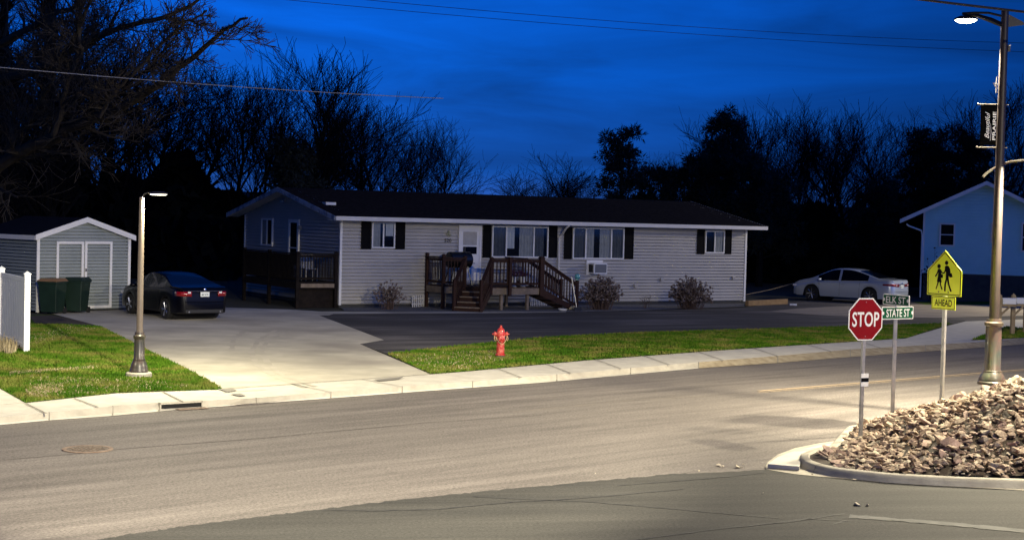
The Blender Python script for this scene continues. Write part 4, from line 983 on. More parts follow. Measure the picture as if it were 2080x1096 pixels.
for x_, y_ in ((fw(1016, 620, DB+.3)[0], DB+.25), (fw(1069, 620, DB+.3)[0], DB+.25), (aR-.1, -.3), (aL+.1, DL+.1)):
    b = MB(); b.box(x_-.05, x_+.05, y_-.05, y_+.05, 0, FZ-.2); b.build('support_post', M['woodlight'], deck)
# front steps, turned towards the street corner
top0 = w2l(stop_); dloc = (w2l(sbot)-top0).normalized(); SA = atan2(dloc.y, dloc.x)
ST = Matrix.Translation((top0.x, top0.y, 0)) @ Matrix.Rotation(SA, 4, 'Z'); nst = 5
b = MB(); b2 = MB()
for i in range(nst-1):
    zt_ = FZ-(i+1)*FZ/nst; x_ = .03+sd*i/(nst-1)
    b.box(x_-.01, x_+sd/(nst-1)+.02, -SWID+.03, SWID-.03, zt_-.04, zt_, T=ST)
    b2.box(x_-.0, x_+.015, -SWID+.03, SWID-.03, zt_, zt_+FZ/nst-.042, T=ST)
b2.box(sd+.0, sd+.015, -SWID+.03, SWID-.03, 0, FZ/nst-.042, T=ST)
b.build('step_tread', M['woodlight'], deck); b2.build('step_riser', M['wood'], deck)
for s_, tp, bt in ((1, pR, bR), (-1, pL, bL)):
    y_ = SWID if (w2l(stop_+side*SWID)-top0).dot(Vector((-sin(SA), cos(SA))))*s_ > 0 else -SWID
    b = MB(); vs = [(.03, y_-.02, FZ-.04), (sd+.05, y_-.02, .08), (sd+.05, y_-.02, 0), (sd-.2, y_-.02, 0), (.03, y_-.02, FZ-.32)]
    n_ = 5; vs += [(x, y+.04, z) for x, y, z in vs]; vs = [ST @ Vector(v) for v in vs]; b.add(vs, [(0, 1, 2, 3, 4), (9, 8, 7, 6, 5)]+[(i, (i+1) % n_, n_+(i+1) % n_, n_+i) for i in range(n_)]); b.build('stringer', M['wood'], deck)
    rail(deck, (tp.x, tp.y), (bt.x, bt.y), FZ, RT, .05, 1.0, name='stair_railing'); dpost(bt.x, bt.y, 0, 1.10)
# right side steps, descending along +a
sl = fw(1166, 628, DB+.3)[0]-aR-.1
sl = max(1.3, min(sl, 1.9))
b = MB()
for i in range(5):
    zt_ = max(FZ-(i+1)*FZ/5, .06); x_ = aR+.05+sl*i/5; b.box(x_, x_+sl/5+.02, DB+.05, DB+1.05, zt_-.035, zt_)
b.build('step_tread', M['wood'], deck)
for y_ in (DB+.02, DB+1.1):
    b = MB(); vs = [(aR+.04, y_-.02, FZ-.04), (aR+.04+sl, y_-.02, .08), (aR+.04+sl, y_-.02, 0), (aR+.04+sl-.25, y_-.02, 0), (aR+.04, y_-.02, FZ-.32)]; vs += [(x, y+.04, z) for x, y, z in vs]; n_ = 5
    b.add(vs, [(0, 1, 2, 3, 4), (9, 8, 7, 6, 5)]+[(i, (i+1) % n_, n_+(i+1) % n_, n_+i) for i in range(n_)]); b.build('stringer', M['wood'], deck)
    rail(deck, (aR+.05, y_), (aR+sl, y_), FZ, RT, .04, 1.0, name='stair_railing', bal=.13, bw=.022)
    dpost(aR+sl+.02, y_, 0, 1.06)
def wl(a, b_, z): return Vector((*HO, 0))+rt @ Vector((a, b_, z))
# teal gazing ball on stair post
b = MB(); b.lathe([(.11*sin(i*pi/12), -.11*cos(i*pi/12)) for i in range(13)], n=20); b.box(-.05, .05, -.05, .05, -.13, -.10)
tag(b.build('gazing_ball', M['teal'], loc=wl(aR+sl+.02, DB+.02, 1.25), smooth=True), 'teal and white round ornament on the stair post', 'garden ornament')
# smoker grill on the deck
ag = fw(931, 530, DL+.5)[0]
t = thing('barrel_grill', 'black barrel grill with chimney on the left end of the front deck', 'grill', wl(ag, DL+.45, FZ), TH)
b = MB(); T = Matrix.Translation((0, 0, .93)) @ Matrix.Rotation(pi/2, 4, 'Y'); b.lathe([(0, -.47), (.26, -.46), (.30, -.42), (.30, .42), (.26, .46), (0, .47)], (0, 0, 0), 24, T=T); b.build('barrel', M['black'], t, smooth=True)
b = MB(); b.tube((.22, 0, 1.08), (.22, 0, 1.36), .04, n=12); b.tube((.22, 0, 1.36), (.22, 0, 1.38), .055, n=12); b.build('chimney', M['black'], t)
for x_, y_ in ((-.38, -.2), (-.38, .2), (.34, -.2), (.34, .2)):
    b = MB(); b.tube((x_*.8, y_*.8, .70), (x_*1.25, y_*1.3, 0), .02, n=8); b.build('leg', M['black'], t)
b = MB(); b.box(.44, .62, -.12, .12, .80, .82); b.tube((.50, -.16, .88), (.50, .16, .88), .015); b.build('side_shelf', M['black'], t)
b = MB(); b.box(-.35, .35, -.30, -.27, .82, .84); b.build('handle', M['wood'], t)
# planters behind the railing
for i, (px, lab) in enumerate(((1044, 'white planter with purple flowers behind the deck railing, the left one'), (1062, 'white planter with purple flowers behind the deck railing, the right one'))):
    a = fw(px, 575, DB+.35)[0]; t = thing('flower_planter', lab, 'planter', wl(a, DB+.35, FZ), TH, 'white planters on the deck')
    b = MB(); b.lathe([(.10, 0), (.11, .02), (.05, .05), (.05, .12), (.10, .15), (.14, .36), (.155, .37), (.15, .35), (0, .34)], n=18); b.build('pot', M['white'], t, smooth=True)
    b = MB(); r = random.Random(i)
    for k in range(160):
        p = Vector((r.gauss(0, .10), r.gauss(0, .10), .40+abs(r.gauss(0, .10)))); s_ = r.uniform(.02, .035); q_ = Vector((r.uniform(-1, 1), r.uniform(-1, 1), r.uniform(-1, 1))).normalized(); u = q_.orthogonal().normalized()*s_; v = q_.cross(u)
        b.add([p-u, p-v, p+u, p+v], [(0, 1, 2, 3)])
    b.build('flowers', M['purple'], t)
# garden bits near the foot of the steps
g = gp(1143, 631, 0); b = MB(); b.lathe([(.0, 0), (.14, .01), (.17, .07), (.18, .08), (.15, .03), (0, .03)], n=18); tag(b.build('pet_dish', M['white'], loc=g, smooth=True), 'small pale dish on the ground by the deck steps', 'dish')
g = gp(1161, 630, 0); b = MB()
b.path([(-.1, 0, .03), (0, 0, .10), (.12, .02, .12), (.2, .05, .03)], [.03, .07, .06, .02], 6); b.path([(.05, -.06, .02), (.1, -.08, .05), (.25, -.05, .02)], [.02, .04, .02], 5)
tag(b.build('garden_ornament', M['straw'], loc=g, smooth=True), 'low tan garden ornament at the foot of the right deck steps', 'garden ornament')
g = gp(1172, 632, 0); t = thing('snow_shovel', 'long handled shovel leaning beside the right deck steps', 'shovel', g, TH)
b = MB(); b.tube((0, 0, .05), (-.18, .15, 1.25), .016, n=8); b.build('handle', M['steel'], t)
b = MB(); b.box(-.15, .18, -.03, .0, 0, .16); b.build('blade', M['plasticdark'], t)
# small picket fences
def picket(px0, px1, py, h, label):
    p, q = gp(px0, py, 0), gp(px1, py-1, 0); d = q-p; L_ = d.length; t = thing('picket_fence', label, 'garden fence', p, atan2(d.y, d.x))
    b = MB(); x = 0
    while x < L_: b.box(x-.02, x+.02, -.01, .01, 0, h); b.add([(x-.02, -.01, h), (x+.02, -.01, h), (x, -.01, h+.04), (x-.02, .01, h), (x+.02, .01, h), (x, .01, h+.04)], [(0, 1, 2), (5, 4, 3), (0, 2, 5, 3), (1, 4, 5, 2)]); x += .095
    b.build('pickets', M['trim'], t)
    b = MB(); b.box(-.03, L_, .011, .025, h*.25, h*.25+.03); b.box(-.03, L_, .011, .025, h*.75, h*.75+.03); b.build('fence_rail', M['trim'], t)
picket(838, 866, 624, .42, 'low white picket fence between the dormant shrub and the deck')
picket(1078, 1112, 622, .32, 'low white picket fence seen under the deck')
# side deck (dark)
sdk = thing('side_deck', 'dark raised wooden deck along the gable end of the beige house', 'deck', (*HO, 0), TH)
SZ = .93; SX = -1.62; B0, B1 = .08, 5.0
b = MB(); x_ = SX
while x_ < -.06: b.box(x_, min(x_+.135, -.05), B0, B1, SZ-.035, SZ); x_ += .142
b.build('deck_floor', M['wooddark'], sdk)
b = MB(); b.box(SX-.04, SX, B0-.04, B1, SZ-.25, SZ-.036); b.box(SX, -.05, B0-.04, B0, SZ-.25, SZ-.036); b.box(SX, -.05, B1, B1+.04, SZ-.25, SZ-.036); b.build('rim_board', M['wooddark'], sdk)
b = MB(); b.box(-1.5, -.2, B0-.065, B0-.042, SZ-.20, SZ-.06); b.build('rim_board', M['woodlight'], sdk)
rail(sdk, (SX, B0), (-.05, B0), SZ, SZ+1.02, m='wooddark'); rail(sdk, (SX, B1), (SX, B0), SZ, SZ+1.02, m='wooddark')
for (x_, y_) in ((SX, B0), (SX, 2.6), (SX, B1), (-.12, B0)):
    b = MB(); b.box(x_-.055, x_+.055, y_-.055, y_+.055, 0, SZ+1.08); b.build('deck_post', M['wooddark'], sdk)
b = MB(); b.box(SX+.03, SX+.05, B0+.4, B1, SZ+.05, SZ+.9); b.build('privacy_panel', M['wooddark'], sdk)
b = MB(); b.box(-1.5, -.05, B0+.12, B0+.16, .0, SZ-.26); b.build('lattice_skirt', M['wooddark'], sdk)
# pale folding chair on the side deck
p = wl(-.75, B0+.9, SZ); t = thing('deck_chair', 'pale chair standing behind the side deck railing', 'chair', p, TH)
b = MB(); b.box(-.24, .24, -.22, .22, .42, .45); b.build('seat', M['steel'], t)
b = MB(); b.box(-.24, .24, .20, .23, .45, .95); b.build('backrest', M['steel'], t)
for x_ in (-.22, .22):
    for y_ in (-.2, .2): b = MB(); b.tube((x_, y_, 0), (x_, y_, .42), .015, n=6); b.build('leg', M['steel'], t)

# ================================================================== RIGHT HOUSE
RO = at(1873, 560, 73.5); RTH = radians(-16)
rh = thing('house', 'pale blue sided gabled house behind the right street lamp', 'house', (RO.x, RO.y, 0), RTH)
def rwp(px, py): return onwall(px, py, (RO.x, RO.y), RTH, 0)
aAp, zAp = rwp(2004, 369); aEv, zEv = rwp(1829, 446); zSB = rwp(1990, 558)[1]
RWd = 2*aAp; slope2 = (zAp-zEv)/(aAp-aEv); DEP = 11
def gab2(z):
    k = (z-zEv)/slope2+aEv; k = max(k, 0); return (k, RWd-k)
b = MB(); siding(b, 0, RWd, zSB, zAp-.12, 0, top=gab2, step=.15, d=.02); b.build('front_siding', M['sidingblue'], rh)
def eave_z(x): return zEv+(x-aEv)*slope2
b = MB(); siding(b, 0, DEP, zSB, eave_z(0)-.05, 0, axis='y', step=.15); siding(b, 0, DEP, zSB, eave_z(0)-.05, RWd, axis='y', out=1, step=.15); b.build('side_siding', M['sidingblue'], rh)
b = MB(); b.box(.05, RWd-.05, .06, DEP, 0, zSB+.01); b.build('foundation', M['found'], rh)
b = MB()
vs = [(aEv, -.55, zEv), (aAp, -.55, zAp), (RWd-aEv, -.55, zEv)]
for (p0, p1) in ((vs[0], vs[1]), (vs[1], vs[2])):
    q = [p0, p1, (p1[0], DEP+.5, p1[2]), (p0[0], DEP+.5, p0[2])]; lo = [(x, y, z-.09) for x, y, z in q]
    b.add([(x, y, z) for x, y, z in q]+lo, [(0, 1, 2, 3), (7, 6, 5, 4), (0, 4, 5, 1), (1, 5, 6, 2), (2, 6, 7, 3), (3, 7, 4, 0)])
b.build('roof', M['roof'], rh)
b = MB()
for (p0, p1) in ((vs[0], vs[1]), (vs[1], vs[2])):
    q = [(p0[0], -.59, p0[2]+.02), (p1[0], -.59, p1[2]+.02), (p1[0], -.59, p1[2]-.17), (p0[0], -.59, p0[2]-.17)]; lo = [(x, y+.035, z) for x, y, z in q]
    b.add(q+lo, [(0, 3, 2, 1), (4, 5, 6, 7), (0, 1, 5, 4), (1, 2, 6, 5), (2, 3, 7, 6), (3, 0, 4, 7)])
b.build('rake_board', M['trim'], rh)
b = MB(); b.box(-.03, .06, -.035, .0, zSB, eave_z(0)-.1); b.build('corner_trim', M['trim'], rh)
def rwin(x0, x1, y0, y1, mid=True):
    xm, ym = (x0+x1)/2, (y0+y1)/2; a0 = rwp(x0, ym)[0]; a1 = rwp(x1, ym)[0]; z0 = rwp(xm, y1)[1]; z1 = rwp(xm, y0)[1]
    window(rh, a0, a1, z0, z1, frame=.07, mid=(z0+z1)/2 if mid else None, pane=False)
rwin(1908, 1940, 453, 500); rwin(2012, 2036, 452, 493); rwin(2074, 2106, 452, 512)
b = MB(); a_, z_ = rwp(2014, 423); b.box(a_-.10, a_+.10, -.07, -.02, z_-.10, z_+.10); b.build('gable_vent', M['sidingblue'], rh)
a_, z_ = rwp(1842, 455); b = MB(); b.path([(a_, -.45, z_), (a_+.1, -.4, z_-.08), (-.1, -.1, rwp(1866, 468)[1]), (-.06, -.06, rwp(1872, 478)[1]), (-.06, -.06, .1)], .04, 8); b.build('downspout', M['trim'], rh, smooth=True)

# ================================================================== SHED
S0 = gp(74, 635.5, 0); S1 = gp(261, 629, 0); d = S1-S0; STH = atan2(d.y, d.x); SW = d.length; SD = 3.4
shed = thing('garden_shed', 'small grey sided shed with white double doors behind the bins', 'shed', S0, STH)
def swp(px, py, b_=0): return onwall(px, py, (S0.x, S0.y), STH, b_)
ez = swp(75, 480)[1]; rz_ = swp(172, 447)[1]; zap = rz_; sl2 = (zap-ez)/(SW/2)
def gab3(z):
    if z < ez: return (0, SW)
    k = (z-ez)/sl2; return (k, SW-k)
b = MB(); siding(b, 0, SW, .05, zap, 0, top=gab3, step=.105); b.build('front_siding', M['sidingshed'], shed)
b = MB(); siding(b, 0, SD, .05, ez, 0, axis='y', step=.105); siding(b, 0, SD, .05, ez, SW, axis='y', out=1, step=.105); siding(b, 0, SW, .05, zap, SD, out=1, top=gab3, step=.105); b.build('side_siding', M['sidingshed'], shed)
b = MB(); ov = .14
for (xa, za, xb, zb_) in ((-ov, ez-ov*sl2, SW/2, zap), (SW/2, zap, SW+ov, ez-ov*sl2)):
    q = [(xa, -.12, za+.08), (xb, -.12, zb_+.08), (xb, SD+.1, zb_+.08), (xa, SD+.1, za+.08)]; lo = [(x, y, z-.06) for x, y, z in q]
    b.add(q+lo, [(0, 1, 2, 3), (7, 6, 5, 4), (0, 4, 5, 1), (1, 5, 6, 2), (2, 6, 7, 3), (3, 7, 4, 0)])
b.build('roof', M['roof'], shed)
b = MB()
for (xa, za, xb, zb_) in ((-ov-.01, ez-ov*sl2, SW/2, zap), (SW/2, zap, SW+ov+.01, ez-ov*sl2)):
    q = [(xa, -.15, za-.07), (xb, -.15, zb_-.07), (xb, -.15, zb_+.10), (xa, -.15, za+.10)]; lo = [(x, y+.03, z) for x, y, z in q]
    b.add(q+lo, [(0, 1, 2, 3), (7, 6, 5, 4), (0, 4, 5, 1), (1, 5, 6, 2), (2, 6, 7, 3), (3, 7, 4, 0)])
b.box(-ov-.02, -ov+.02, -.1, SD+.05, ez-ov*sl2-.07, ez-ov*sl2+.075)
b.build('rake_board', M['trim'], shed)
for q_ in ((-.03, .07), (SW-.07, SW+.03)): b = MB(); b.box(*q_, -.035, 0, .02, ez-.02); b.build('corner_trim', M['trim'], shed)
for (x0_, x1_) in ((113, 168.5), (170.5, 226)):
    a0 = swp(x0_, 540)[0]; a1 = swp(x1_, 540)[0]; z1 = swp((x0_+x1_)/2, 490)[1]; z0 = .10
    b = MB(); f = .085
    for (p0, p1, q0, q1) in ((a0, a0+f, z0, z1), (a1-f, a1, z0, z1), (a0+f, a1-f, z1-f, z1), (a0+f, a1-f, z0, z0+f)): b.box(p0, p1, -.055, -.018, q0, q1)
    dd = b.build('door', M['trim'], shed)
    if x0_ > 150: b = MB(); b.box(a0+.02, a0+.06, -.075, -.056, 1.30, 1.40); b.build('latch', M['black'], dd)
# bins
def bin_(px, py, label, lidm, rz, w=.56, hgt=1.05):
    g = gp(px, py, 0); t = thing('wheelie_bin', label, 'bin', g, rz, None)
    b = MB(); w0, w1, d0, d1 = w*.40, w*.5, .25, .34
    lo = [(-w0, -d0, .06), (w0, -d0, .06), (w0, d0, .06), (-w0, d0, .06)]; hi = [(-w1, -d1, hgt-.08), (w1, -d1, hgt-.08), (w1, d1, hgt-.08), (-w1, d1, hgt-.08)]
    b.add(lo+hi, [(3, 2, 1, 0), (4, 5, 6, 7), (0, 1, 5, 4), (1, 2, 6, 5), (2, 3, 7, 6), (3, 0, 4, 7)]); b.box(-w1-.02, w1+.02, -d1-.02, d1+.02, hgt-.14, hgt-.075)
    b.build('body', M['bingreen'], t, bevel=.02)
    b = MB(); q = [(-w1-.03, -d1-.04, hgt-.07), (w1+.03, -d1-.04, hgt-.07), (w1+.03, d1+.04, hgt-.07), (-w1-.03, d1+.04, hgt-.07)]; q2 = [(-w1*.8, -d1*.8, hgt+.02), (w1*.8, -d1*.8, hgt+.02), (w1*.8, d1, hgt+.02), (-w1*.8, d1, hgt+.02)]
    b.add(q+q2, [(3, 2, 1, 0), (4, 5, 6, 7), (0, 1, 5, 4), (1, 2, 6, 5), (2, 3, 7, 6), (3, 0, 4, 7)]); b.build('lid', lidm, t, bevel=.015)
    for s_ in (-1, 1):
        b = MB(); b.tube((s_*w0*.9, d0+.03, .10), (s_*(w0+.04), d0+.03, .10), .10, n=16); b.build('wheel', M['rubber'], t)
    b = MB(); b.tube((-w1*.8, d1+.08, hgt-.08), (w1*.8, d1+.08, hgt-.08), .015, n=8); b.build('handle', M['black'], t)
bin_(106, 637, 'dark green wheeled bin with a tan lid in front of the shed', M['binlid'], radians(-14), .66, 1.10)
bin_(156, 635, 'dark green wheeled bin with a green lid in front of the shed doors', M['bingreen'], radians(-10), .62, 1.12)

# ================================================================== WHITE FENCE
p0 = gp(53, 716, 0); p1 = at(3, 560, 38.0); d = Vector((p1.x-p0.x, p1.y-p0.y, 0)); FL = d.length; FA = atan2(d.y, d.x)
t = thing('vinyl_fence', 'white vinyl privacy fence at the left edge of the lawn', 'fence', p0, FA)
for k in range(3):
    b = MB(); x = k*FL; b.box(x-.065, x+.065, -.065, .065, 0, 1.80); b.box(x-.08, x+.08, -.08, .08, 1.80, 1.82); b.add([(x-.08, -.08, 1.82), (x+.08, -.08, 1.82), (x+.08, .08, 1.82), (x-.08, .08, 1.82), (x, 0, 1.88)], [(0, 1, 4), (1, 2, 4), (2, 3, 4), (3, 0, 4)]); b.build('fence_post', M['vinyl'], t)
for k in range(2):
    b = MB(); x = k*FL+.065; e_ = (k+1)*FL-.065
    b.box(x, e_, -.03, .03, .10, .20); b.box(x, e_, -.03, .03, 1.62, 1.72)
    n_ = 14; w_ = (e_-x)/n_
    for i in range(n_): b.box(x+i*w_+.006, x+(i+1)*w_-.006, -.018, .018, .20, 1.62); b.box(x+i*w_-.006, x+i*w_+.006, -.010, .010, .2, 1.62)
    b.build('fence_panel', M['vinyl'], t)

# ================================================================== MAILBOXES
def mail(px, py, label, box, arm=1, h=1.28, boxpx=None):
    g = gp(px, py, 0); t = thing('mailbox', label, 'mailbox', g, radians(4), 'mailboxes by the kerb')
    b = MB(); b.box(-.06, .06, -.06, .06, 0, h); b.add([(-.06, -.06, h), (.06, -.06, h), (.06, .06, h), (-.06, .06, h), (0, 0, h+.08)], [(0, 1, 4), (1, 2, 4), (2, 3, 4), (3, 0, 4)]); b.build('post', M['mailwood'], t)
    b = MB(); b.box(-.15*arm if arm < 0 else -.12, .55, -.045, .045, .94, 1.02); b.build('arm', M['mailwood'], t)
    b = MB(); b.path([(.05, 0, .66), (.33, 0, .93)], .035, 4); b.build('brace', M['mailwood'], t)
    if box:
        b = MB(); n_ = 10; pr = [(-.09, 0), (-.09, .11)]+[(-.09*cos(i*pi/n_), .11+.09*sin(i*pi/n_)) for i in range(1, n_)]+[(.09, .11), (.09, 0)]
        k = len(pr); vs = [(.08, y, 1.02+z) for y, z in pr]+[(.52, y, 1.02+z) for y, z in pr]
        b.add(vs, [tuple(range(k)), tuple(range(2*k-1, k-1, -1))]+[(i, i+k, (i+1) % k+k, (i+1) % k) for i in range(k)]); b.build('box', M['white'], t)
mail(2028, 681, 'pale grey mailbox on a braced timber post beside the tall lamp', True)
mail(2056, 680, 'timber mailbox post with pointed top, second from the tall lamp', True)
mail(2082, 677, 'timber mailbox post at the right edge of the picture', False)

# ================================================================== LOW TIMBER, BARRIER ROPE
p, q = gp(1517, 621, 0), gp(1597, 617, 0); d = q-p; b = MB(); b.box(0, d.length, -.08, .08, 0, .22)
tag(b.build('landscape_timber', M['timber'], loc=p, rz=atan2(d.y, d.x), bevel=.01), 'low tan timber edging right of the beige house', 'timber edging')
b = MB(); pa, pb = at(1515, 598, 67), at(1612, 575, 74); b.path([pa, pa.lerp(pb, .5)-Vector((0, 0, .04)), pb], .014, 6); tag(b.build('guy_rope', M['woodlight']), 'thin pale rope slanting up beside the beige house corner', 'rope')
g = gp(1611, 620, 0); b = MB(); b.box(-.15, .15, -.06, .06, 0, .07); b.box(-.02, .12, -.1, .1, .0, .05); tag(b.build('litter', M['white'], loc=g, bevel=.01), 'small white scrap lying on the drive near the silver car', 'litter')

# ================================================================== CARS
def tabf(tab):
    def f(x):
        if x <= tab[0][0]: return tab[0][1]
        for i in range(len(tab)-1):
            if x <= tab[i+1][0]:
                x0, y0 = tab[i]; x1, y1 = tab[i+1]; t_ = (x-x0)/(x1-x0)
                # catmull-ish smoothing
                ym = tab[i-1][1] if i > 0 else y0-(y1-y0); yp = tab[i+2][1] if i+2 < len(tab) else y1+(y1-y0)
                xm = tab[i-1][0] if i > 0 else x0-(x1-x0); xp = tab[i+2][0] if i+2 < len(tab) else x1+(x1-x0)
                m0 = (y1-ym)/(x1-xm)*(x1-x0); m1 = (yp-y0)/(xp-x0)*(x1-x0)
                return (2*t_**3-3*t_**2+1)*y0+(t_**3-2*t_**2+t_)*m0+(-2*t_**3+3*t_**2)*y1+(t_**3-t_**2)*m1
        return tab[-1][1]
    return f
def car(name, label, loc, rz, paint, L=4.85, Wd=1.83, H=1.46, wr=.33, rear_ax=1.02, wb=2.75, topt=None, glow=False, style=0, plate=True):
    """local +x forward, origin on the ground under the rear bumper centre"""
    t = thing(name, label, 'car', loc, rz)
    top = tabf(topt); hw_ = tabf([(0, Wd*.36), (.06, Wd*.42), (.25, Wd*.475), (.8, Wd*.497), (2.4, Wd*.5), (L-1.0, Wd*.49), (L-.35, Wd*.455), (L-.08, Wd*.38), (L, Wd*.30)])
    sh = tabf([(0, .80), (.10, .95), (.5, 1.00), (1.2, .985), (2.6, .94), (3.6, .90), (L-.5, .74), (L, .60)])
    fa = rear_ax+wb
    xs = [0, .02, .05, .09, .14]; x = .2
    while x < L-.14: xs.append(x); x += .055
    xs += [L-.13, L-.08, L-.04, L-.015, L]
    def bot(x):
        z = .22 if .25 < x < L-.3 else .25
        for ax_ in (rear_ax, fa):
            r = wr+.055; dx = abs(x-ax_)
            if dx < r: z = max(z, wr+sqrt(max(r*r-dx*dx, 0)))
        return z
    # glass ranges
    bl0, bl1 = topt[3][0], topt[4][0]; ws0, ws1 = topt[6][0], topt[7][0]
    rows_ = []
    for x in xs:
        zt = top(x); s_ = min(sh(x), zt-.02); w = hw_(x); zb_ = bot(x); zb_ = min(zb_, s_-.12)
        cab = max(0, min(1, (zt-s_-.03)/.40))
        wr_ = w*(1-.30*cab) if cab > 0 else w*.9
        P = [(0, min(zb_, .24) if zb_ < .3 else zb_), (w*.90, zb_), (w*.985, zb_+.02), (w*1.0, zb_+(s_-zb_)*.35), (w*1.0, zb_+(s_-zb_)*.62), (w*.985, s_-.06), (w*.955, s_)]
        if cab > .02:
            P += [(w*.93, s_+.012)]
            for k in (.33, .66, 1): P.append((w*.93+(wr_-w*.93)*k**1.1, s_+.012+(zt-.065*cab-s_-.012)*k))
            P += [(wr_*.93, zt-.028*cab), (wr_*.6, zt-.008), (0, zt)]
        else:
            P += [(w*.93, s_+.002), (w*.91, s_+(zt-s_)*.25), (w*.88, s_+(zt-s_)*.45), (w*.82, s_+(zt-s_)*.65), (w*.74, s_+(zt-s_)*.80), (w*.5, s_+(zt-s_)*.94), (0, zt)]
        rows_.append(P)
    K = len(rows_[0]); parts = {}
    def addq(key, vs): parts.setdefault(key, MB()).add(vs, [(0, 1, 2, 3)])
    for side in (1, -1):
        for i in range(len(xs)-1):
            xm = (xs[i]+xs[i+1])/2
            for j in range(K-1):
                A, B_ = rows_[i], rows_[i+1]
                vs = [(xs[i], side*A[j][0], A[j][1]), (xs[i], side*A[j+1][0], A[j+1][1]), (xs[i+1], side*B_[j+1][0], B_[j+1][1]), (xs[i+1], side*B_[j][0], B_[j][1])]
                if side == -1: vs = vs[::-1]
                key = 'body'
                zt = top(xm); s_ = sh(xm)
                if 7 <= j <= 9 and zt-s_ > .20 and bl0+.45 < xm < ws1-.30:
                    mid = (bl1+ws0)/2+.12
                    rear_lim = bl0+.55; 
                    if abs(xm-mid) > .05 and xm > rear_lim+.0: key = ('rear_side_window' if xm < mid else 'front_side_window')+('_l' if side > 0 else '_r')
                if j >= 10 and bl0+.06 < xm < bl1-.05 and j >= 11: key = 'rear_window'
                if j >= 11 and ws0+.05 < xm < ws1-.05: key = 'windscreen'
                if j <= 1 and key == 'body': key = 'underbody'
                # wheel well inner
                addq(key, vs)
    for i, x in ((0, 0), (len(xs)-1, L)):
        P = rows_[i]; vs = [(x, p_[0], p_[1]) for p_ in P]+[(x, -p_[0], p_[1]) for p_ in P[-2:0:-1]]
        parts['body'].add(vs, [tuple(range(len(vs)))])
    body = None
    for key, mbp in parts.items():
        nm = key[:-2] if key.endswith(('_l', '_r')) else key
        m_ = paint if key == 'body' else (M['plasticdark'] if key == 'underbody' else M['carglass'])
        # weld
        o = mbp.build(nm, m_, t, smooth=False); bm = bmesh.new(); bm.from_mesh(o.data); bmesh.ops.remove_doubles(bm, verts=bm.verts, dist=.0005); bmesh.ops.recalc_face_normals(bm, faces=bm.faces) if key == 'body' else None
        for f in bm.faces: f.smooth = True
        bm.to_mesh(o.data); bm.free()
        try: o.data.set_sharp_from_angle(angle=radians(38))
        except Exception: pass
        if key == 'body': body = o
    # wells
    b = MB()
    for ax_ in (rear_ax, fa):
        T = Matrix.Translation((ax_, 0, wr)) @ Matrix.Rotation(pi/2, 4, 'X'); b.lathe([(0, -Wd*.40), (wr+.05, -Wd*.40), (wr+.05, Wd*.40), (0, Wd*.40)], (0, 0, 0), 28, T=T)
    b.build('wheel_well', M['dark'], t)
    for ax_ in (rear_ax, fa):
        for s_ in (1, -1):
            T = Matrix.Translation((ax_, s_*(Wd*.5-.12), wr)) @ Matrix.Rotation(-s_*pi/2, 4, 'X')
            b = MB(); b.lathe([(wr*.62, .10), (wr*.68, .115), (wr*.93, .11), (wr, .075), (wr, -.10), (wr*.6, -.10)], (0, 0, 0), 36, T=T); wh = b.build('wheel', M['rubber'], t, smooth=True)
            b = MB(); b.lathe([(wr*.62, .06), (wr*.66, .105), (wr*.70, .108), (wr*.70, .09)], (0, 0, 0), 36, T=T); b.lathe([(0, .03), (wr*.62, .02)], (0, 0, 0), 24, T=T @ Matrix.Translation((0, 0, -.03)))
            for k in range(5 if style == 0 else 7):
                n_ = 5 if style == 0 else 7
                TT = T @ Matrix.Rotation(2*pi*k/n_, 4, 'Z')
                for dv in ((-.16, .07) if style == 0 else (0,)):
                    a_ = TT @ Vector((.02, 0, .085)); c_ = TT @ Matrix.Rotation(dv if style == 0 else 0, 4, 'Z') @ Vector((wr*.66, .02, .10)); b.tube(a_, c_, .020, .026, 5)
            b.lathe([(0, .11), (.035, .105), (.05, .08)], (0, 0, 0), 16, T=T)
            b.build('rim', M['alloy'], wh, smooth=True)
    # door seams, handles
    mid = (bl1+ws0)/2+.12
    for s_ in (1, -1):
        b = MB()
        for xx in (mid, ws1-.42, rear_ax+.50):
            pts = []
            for k in range(8):
                z = .30+(sh(xx)-.05-.30)*k/7; P_ = hw_(xx)*(1.0 if z < sh(xx)*.75 else .992)+.002; pts.append((xx+(-.03*k/7 if xx < mid-.5 else 0), s_*P_, z))
            b.path(pts, .0045, 4)
        b.build('door_seam', M['dark'], t)
        for xx in (mid-.22, mid+.95):
            zh = sh(xx)-.13; b = MB(); b.path([(xx-.10, s_*(hw_(xx)+.0), zh), (xx-.07, s_*(hw_(xx)+.025), zh), (xx+.07, s_*(hw_(xx)+.025), zh), (xx+.10, s_*hw_(xx), zh)], .014, 6); b.build('door_handle', paint if style else M['plasticdark'], t, smooth=True)
        xx = ws1-.50; b = MB(); T = Matrix.Translation((xx, s_*(hw_(xx)+.10), sh(xx)+.07)) @ Matrix.Diagonal((.09, .12, .075, 1)); b.lathe([(sin(i*pi/8), -cos(i*pi/8)) for i in range(9)], (0, 0, 0), 14, T=T); b.tube((xx, s_*(hw_(xx)-.05), sh(xx)+.02), (xx, s_*(hw_(xx)+.05), sh(xx)+.05), .02); b.build('side_mirror', paint, t, smooth=True)
        # chrome strip above windows
        b = MB(); xs2 = [bl0+.5+(ws1-.35-bl0-.5)*k/14 for k in range(15)]; b.path([(x_, s_*hw_(x_)*.935, sh(x_)+.015) for x_ in xs2], .008, 4); b.build('window_trim', M['chrome'] if style else M['plasticdark'], t)
